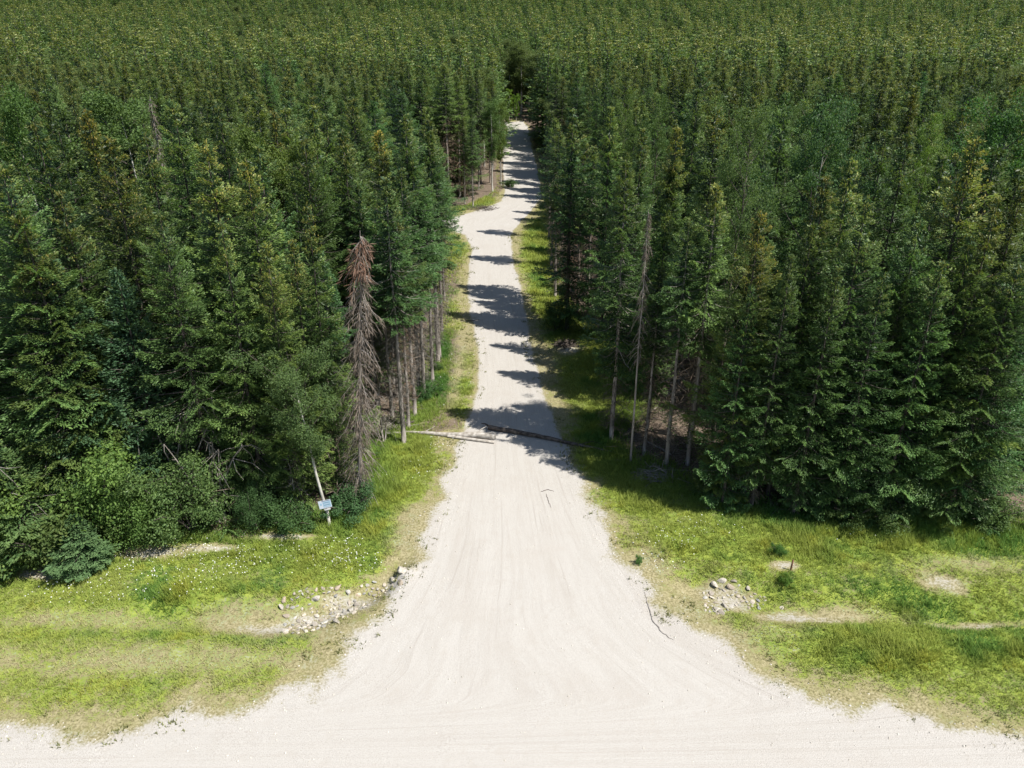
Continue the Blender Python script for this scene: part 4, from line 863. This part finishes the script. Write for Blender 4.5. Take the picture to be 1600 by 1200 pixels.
# ------------------------------------------------------------------ grass, flowers, litter (uncountable)
gG = np.random.default_rng(55)
def in_frame(P, m=40):
    u, v = pxw(P[:, 0], P[:, 1]); return (u > -m) & (u < 1600 + m) & (v < 1200 + m)
def samples(x0, x1, y0, y1, n):
    P = np.column_stack([gG.uniform(x0, x1, n), gG.uniform(y0, y1, n)]); P = P[in_frame(P)]; rd = sdist(P, ROAD_POLY); k = rd > -0.5; P, rd = P[k], rd[k]; od = sdist(P, OPEN_POLY); k = od < 1.2; return P[k], rd[k], od[k]
def blades(P, k, hgt, wid, col, spread, jit=0.18):
    """k grass blades for every point: bent three-corner leaves"""
    n = len(P) * k; b = np.repeat(P, k, 0); h = np.repeat(hgt, k) * gG.uniform(.5, 1.25, n); a = gG.random(n) * 6.283; o = gG.normal(0, 1, (n, 2)) * np.repeat(spread, k)[:, None]
    base = np.column_stack([b + o, np.zeros(n)]); base[:, 2] = np.repeat(height(P), k) - .02
    ln = gG.uniform(.3, 1.15, n); tip = base + np.column_stack([np.cos(a) * h * ln, np.sin(a) * h * ln, h]); w = np.repeat(wid, k) * gG.uniform(.7, 1.3, n); s = np.column_stack([-np.sin(a), np.cos(a), np.zeros(n)]) * w[:, None] / 2
    V = np.stack([base - s, base + s, tip], 1).reshape(-1, 3); c = np.repeat(col, k, 0) * gG.uniform(1 - jit, 1 + jit, (n, 1)); return V, np.column_stack([c, np.ones(n)])
def grass_cols(P, green, dry, lush):
    n1 = fbm(P[:, 0] * .35, P[:, 1] * .35, 61); n2 = fbm(P[:, 0] * 1.1, P[:, 1] * 1.1, 71)
    deep, lime, straw, yel = np.array([.13, .24, .045]), np.array([.285, .335, .065]), np.array([.46, .41, .22]), np.array([.42, .40, .05])
    t = sstep(.25, .55, n1 + .25 * (n2 - .5))[:, None]; c = deep * (1 - t) + lime * t; y = (sstep(.58, .75, n2) * .4)[:, None]; c = c * (1 - y) + yel * y
    d = np.clip(dry, 0, 1)[:, None]; return c * (1 - d) + straw * d
P, rd, od = samples(-34, 36, 17, 62, 330000)
gv_, gr_, li_, ba_, th_, lu_ = covers(P, rd, od)
dens = np.clip(gr_ * 1.15 + .22, 0, 1) * (1 - .93 * ba_) * (1 - .45 * th_) * sstep(-.3, 1.6, rd + .9 * (fbm(P[:, 0] * .8, P[:, 1] * .8, 33) - .5)) * (1 - .75 * sstep(-.2, .9, od))
dens *= .35 + .95 * fbm(P[:, 0] * 1.6, P[:, 1] * 1.6, 88)
k = gG.random(len(P)) < dens; P, rd, od, gr_, lu_, th_ = P[k], rd[k], od[k], gr_[k], lu_[k], th_[k]
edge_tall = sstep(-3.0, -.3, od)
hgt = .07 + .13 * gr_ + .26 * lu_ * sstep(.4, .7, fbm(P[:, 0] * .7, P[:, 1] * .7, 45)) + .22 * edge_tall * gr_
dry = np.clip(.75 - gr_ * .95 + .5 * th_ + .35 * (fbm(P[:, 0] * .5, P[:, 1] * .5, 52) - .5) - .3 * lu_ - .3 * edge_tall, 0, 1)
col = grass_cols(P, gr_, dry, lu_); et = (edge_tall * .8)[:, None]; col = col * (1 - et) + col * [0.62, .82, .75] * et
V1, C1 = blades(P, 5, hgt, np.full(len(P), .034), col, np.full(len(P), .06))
print('near grass tufts', len(P))
P, rd, od = samples(-16, 14, 62, 185, 90000)
gv_, gr_, li_, ba_, th_, lu_ = covers(P, rd, od); k = gG.random(len(P)) < np.clip(gr_ + .2, 0, 1) * sstep(.1, 1.2, rd); P, gr_ = P[k], gr_[k]
V2, C2 = blades(P, 4, .12 + .25 * gr_, np.full(len(P), .07), grass_cols(P, gr_, .5 - gr_ * .6, gr_), np.full(len(P), .12))
me = mesh_np('grass', np.concatenate([V1, V2]), np.arange((len(V1) + len(V2))).reshape(-1, 3), 3, None, {'col': np.concatenate([C1, C2])}); me.materials.append(M_BLADE)
tag(link('grass', me), 'tufted grass, part lush green and part dry, covering the verges', None, None, 'stuff')
# sparse weeds creeping in over the track rim
n = 2600; P, rd, od = samples(-24, 24, 17, 120, 60000); k = (rd > -.5) & (rd < 2.0) & (gG.random(len(P)) < 1.5 * sstep(.5, .75, fbm(P[:, 0] * .9, P[:, 1] * .9, 133)) * np.exp(-np.abs(rd - .5))); P = P[k][:n]
V, C = blades(P, 9, gG.uniform(.05, .16, len(P)), np.full(len(P), .05), np.tile([.17, .18, .06], (len(P), 1)) * gG.uniform(.7, 1.4, (len(P), 1)), gG.uniform(.03, .12, len(P)))
me = mesh_np('weeds', V, np.arange(len(V)).reshape(-1, 3), 3, None, {'col': C}); me.materials.append(M_BLADE); tag(link('weeds', me), 'small weeds growing in the gravel along the track rim', None, None, 'stuff')
# daisies
CA = Cards(); pts = []
for (u, v, ru, rv, m) in [(300, 880, 120, 32, 520), (200, 915, 150, 25, 260), (450, 875, 110, 25, 300), (560, 880, 45, 16, 150), (535, 850, 40, 9, 90), (690, 700, 26, 16, 110), (655, 735, 30, 20, 60), (600, 760, 30, 20, 40), (1035, 865, 50, 35, 170), (1090, 830, 70, 20, 110), (700, 600, 14, 50, 50), (1300, 840, 280, 18, 60), (120, 930, 120, 20, 120)]:
    r = gG.random(m) ** .5; a = gG.random(m) * 6.283
    for uu, vv in zip(u + ru * r * np.cos(a), v + rv * r * np.sin(a)): pts.append(gp(uu, vv))
pts = np.array(pts); pts = pts[(sdist(pts, ROAD_POLY) > .5) & (sdist(pts, OPEN_POLY) < .3)]; n = len(pts)
pts = pts[::3]; n = len(pts); c = np.column_stack([pts, height(pts) + gG.uniform(.15, .36, n)]); up = unit(gG.normal(0, .35, (n, 3)) + [.3, -.25, 1]); d = unit(np.cross(up, gG.normal(0, 1, (n, 3)))); s_ = gG.uniform(.035, .07, n)
CA.kite(c - d * s_[:, None] / 2, d, np.cross(up, d), s_, s_); V = np.concatenate(CA.V)
me = mesh_np('daisies', V, np.arange(len(V)).reshape(-1, 4), 4, None, {'col': np.tile([.80, .80, .76, 1], (n, 1)) * np.column_stack([gG.uniform(.8, 1.05, (n, 1))] * 3 + [np.ones(n)])}); me.materials.append(M_PETAL); tag(link('daisies', me), 'white daisies scattered through the verge grass', None, None, 'stuff')
# leafy undergrowth and sticks along the forest edge
P = np.column_stack([gG.uniform(-36, 38, 60000), gG.uniform(22, 75, 60000)]); P = P[in_frame(P)]; od = sdist(P, OPEN_POLY); k = (od > -.9) & (od < 3.5) & (gG.random(len(P)) < .55 * fbm(P[:, 0] * .5, P[:, 1] * .5, 91) * (1 - .75 * ((np.abs(P[:, 0]) < 12) & (P[:, 1] > 38)))); P = P[k]; n = len(P) * 12
CA = Cards(); b = np.repeat(P, 12, 0) + gG.normal(0, .16, (n, 2)); up = unit(gG.normal(0, .5, (n, 3)) + [0, 0, .8]); d = unit(np.cross(up, gG.normal(0, 1, (n, 3)))); zh = np.repeat(height(P) + gG.uniform(.1, .5, len(P)), 12) * 1 + gG.normal(0, .1, n)
CA.kite(np.column_stack([b, zh]), d, np.cross(up, d), gG.uniform(.08, .2, n), gG.uniform(.04, .10, n), .5, shade=gG.random(n), tip=gG.random(n) * .5)
o = link('undergrowth', CA.build('undergrowth', M_LEAF)); o.color = (.95, 1.15, .85, .4); tag(o, 'low leafy undergrowth along the forest edge', None, None, 'stuff'); print('undergrowth', n)
T = Tubes(); P = np.column_stack([gG.uniform(-30, 32, 9000), gG.uniform(24, 80, 9000)]); od = sdist(P, OPEN_POLY); P = P[(od > -.4) & (od < 6)][:1500]; H_ = height(P)
for p, z in zip(P, H_):
    a = gG.random() * 6.283; l = gG.uniform(.4, 1.8); d = np.array([math.cos(a), math.sin(a), gG.normal(0, .18)]) * l; c = np.array([*p, z + .06]); T.add(np.stack([c - d / 2, c + gG.normal(0, .05, 3), c + d / 2]), [.012, .02, .006], 3)
tag(link('fallen_twigs', T.build('fallen_twigs', M_SNAG)), 'dry fallen twigs strewn over the forest floor', None, None, 'stuff')
# standing dry twigs between the trackside trunks
CA = Cards(); P = np.column_stack([gG.uniform(-14, 14, 9000), gG.uniform(30, 95, 9000)]); od = sdist(P, OPEN_POLY); P = P[(od > .3) & (od < 5.0)][:1000]; H_ = height(P); n = len(P); m = 10
b = np.repeat(np.column_stack([P, H_]), m, 0); b[:, 2] += gG.random(n * m) ** .8 * 4.2; b[:, :2] += gG.normal(0, .25, (n * m, 2)); d = unit(gG.normal(0, 1, (n * m, 3)) + [0, 0, -.35]); CA.kite(b, d, unit(np.cross(d, gG.normal(0, 1, (n * m, 3)))), gG.uniform(.4, 1.3, n * m), .026, .4, shade=gG.random(n * m), tip=gG.random(n * m) * .2)
o = link('dry_brushwood', CA.build('dry_brushwood', M_TWIG)); tag(o, 'tangle of dry grey twigs between the trackside trunks', None, None, 'stuff')
# pebbles on the rim of the track
P = np.column_stack([gG.uniform(-26, 26, 40000), gG.uniform(17, 75, 40000)]); P = P[in_frame(P)]; rd = sdist(P, ROAD_POLY); P = P[(rd < 1.4) & (gG.random(len(P)) < .8 * np.exp(-(rd / .8) ** 2) + .10)][:5000]; n = len(P)
oct_v = np.array([[1, 0, 0], [0, 1, 0], [-1, 0, 0], [0, -1, 0], [0, 0, .7], [0, 0, -.7]], float); oct_f = np.array([[0, 1, 4], [1, 2, 4], [2, 3, 4], [3, 0, 4], [1, 0, 5], [2, 1, 5], [3, 2, 5], [0, 3, 5]])
V = oct_v[None] * (.012 + .045 * gG.random((n, 1, 1)) ** 2.5) * gG.uniform(.7, 1.3, (n, 6, 1)); an = gG.random(n) * 6.283; cs, sn = np.cos(an)[:, None], np.sin(an)[:, None]; V = np.stack([V[..., 0] * cs - V[..., 1] * sn, V[..., 0] * sn + V[..., 1] * cs, V[..., 2]], -1) + np.column_stack([P, height(P) + .008])[:, None]
me = mesh_np('pebbles', V.reshape(-1, 3), (oct_f[None] + (np.arange(n) * 6)[:, None, None]).reshape(-1, 3), 3); me.materials.append(M_ROCK); tag(link('pebbles', me), 'loose pebbles along the rim of the track', None, None, 'stuff')

# ridge added in place of a sunken wheel rut, to cast its shadow line
def ridge(pix, rad):
    P = np.array([gp(*p) for p in pix]); t0 = np.linspace(0, 1, len(P)); t1 = np.linspace(0, 1, 24); Pp = np.column_stack([np.interp(t1, t0, P[:, k]) for k in (0, 1)]) + gG.normal(0, .02, (24, 2)); T = Tubes()
    T.add(np.column_stack([Pp, height(Pp) + .01]), np.interp(t1, t0, rad) * gG.uniform(.7, 1.3, 24), 6); me = T.build('rut_ridge', M_RUT); link('rut_ridge', me, bpy.data.objects['gravel_road'])
M_RUT = bark_mat('dark gravel', (.24, .215, .19), (.40, .37, .33), 9, 1.0)  # gravel tone for the added ridge, a little darker than the track
ridge([(1007, 925), (1012, 945), (1020, 970), (1035, 988), (1052, 1001)], [.008, .03, .035, .03, .008])
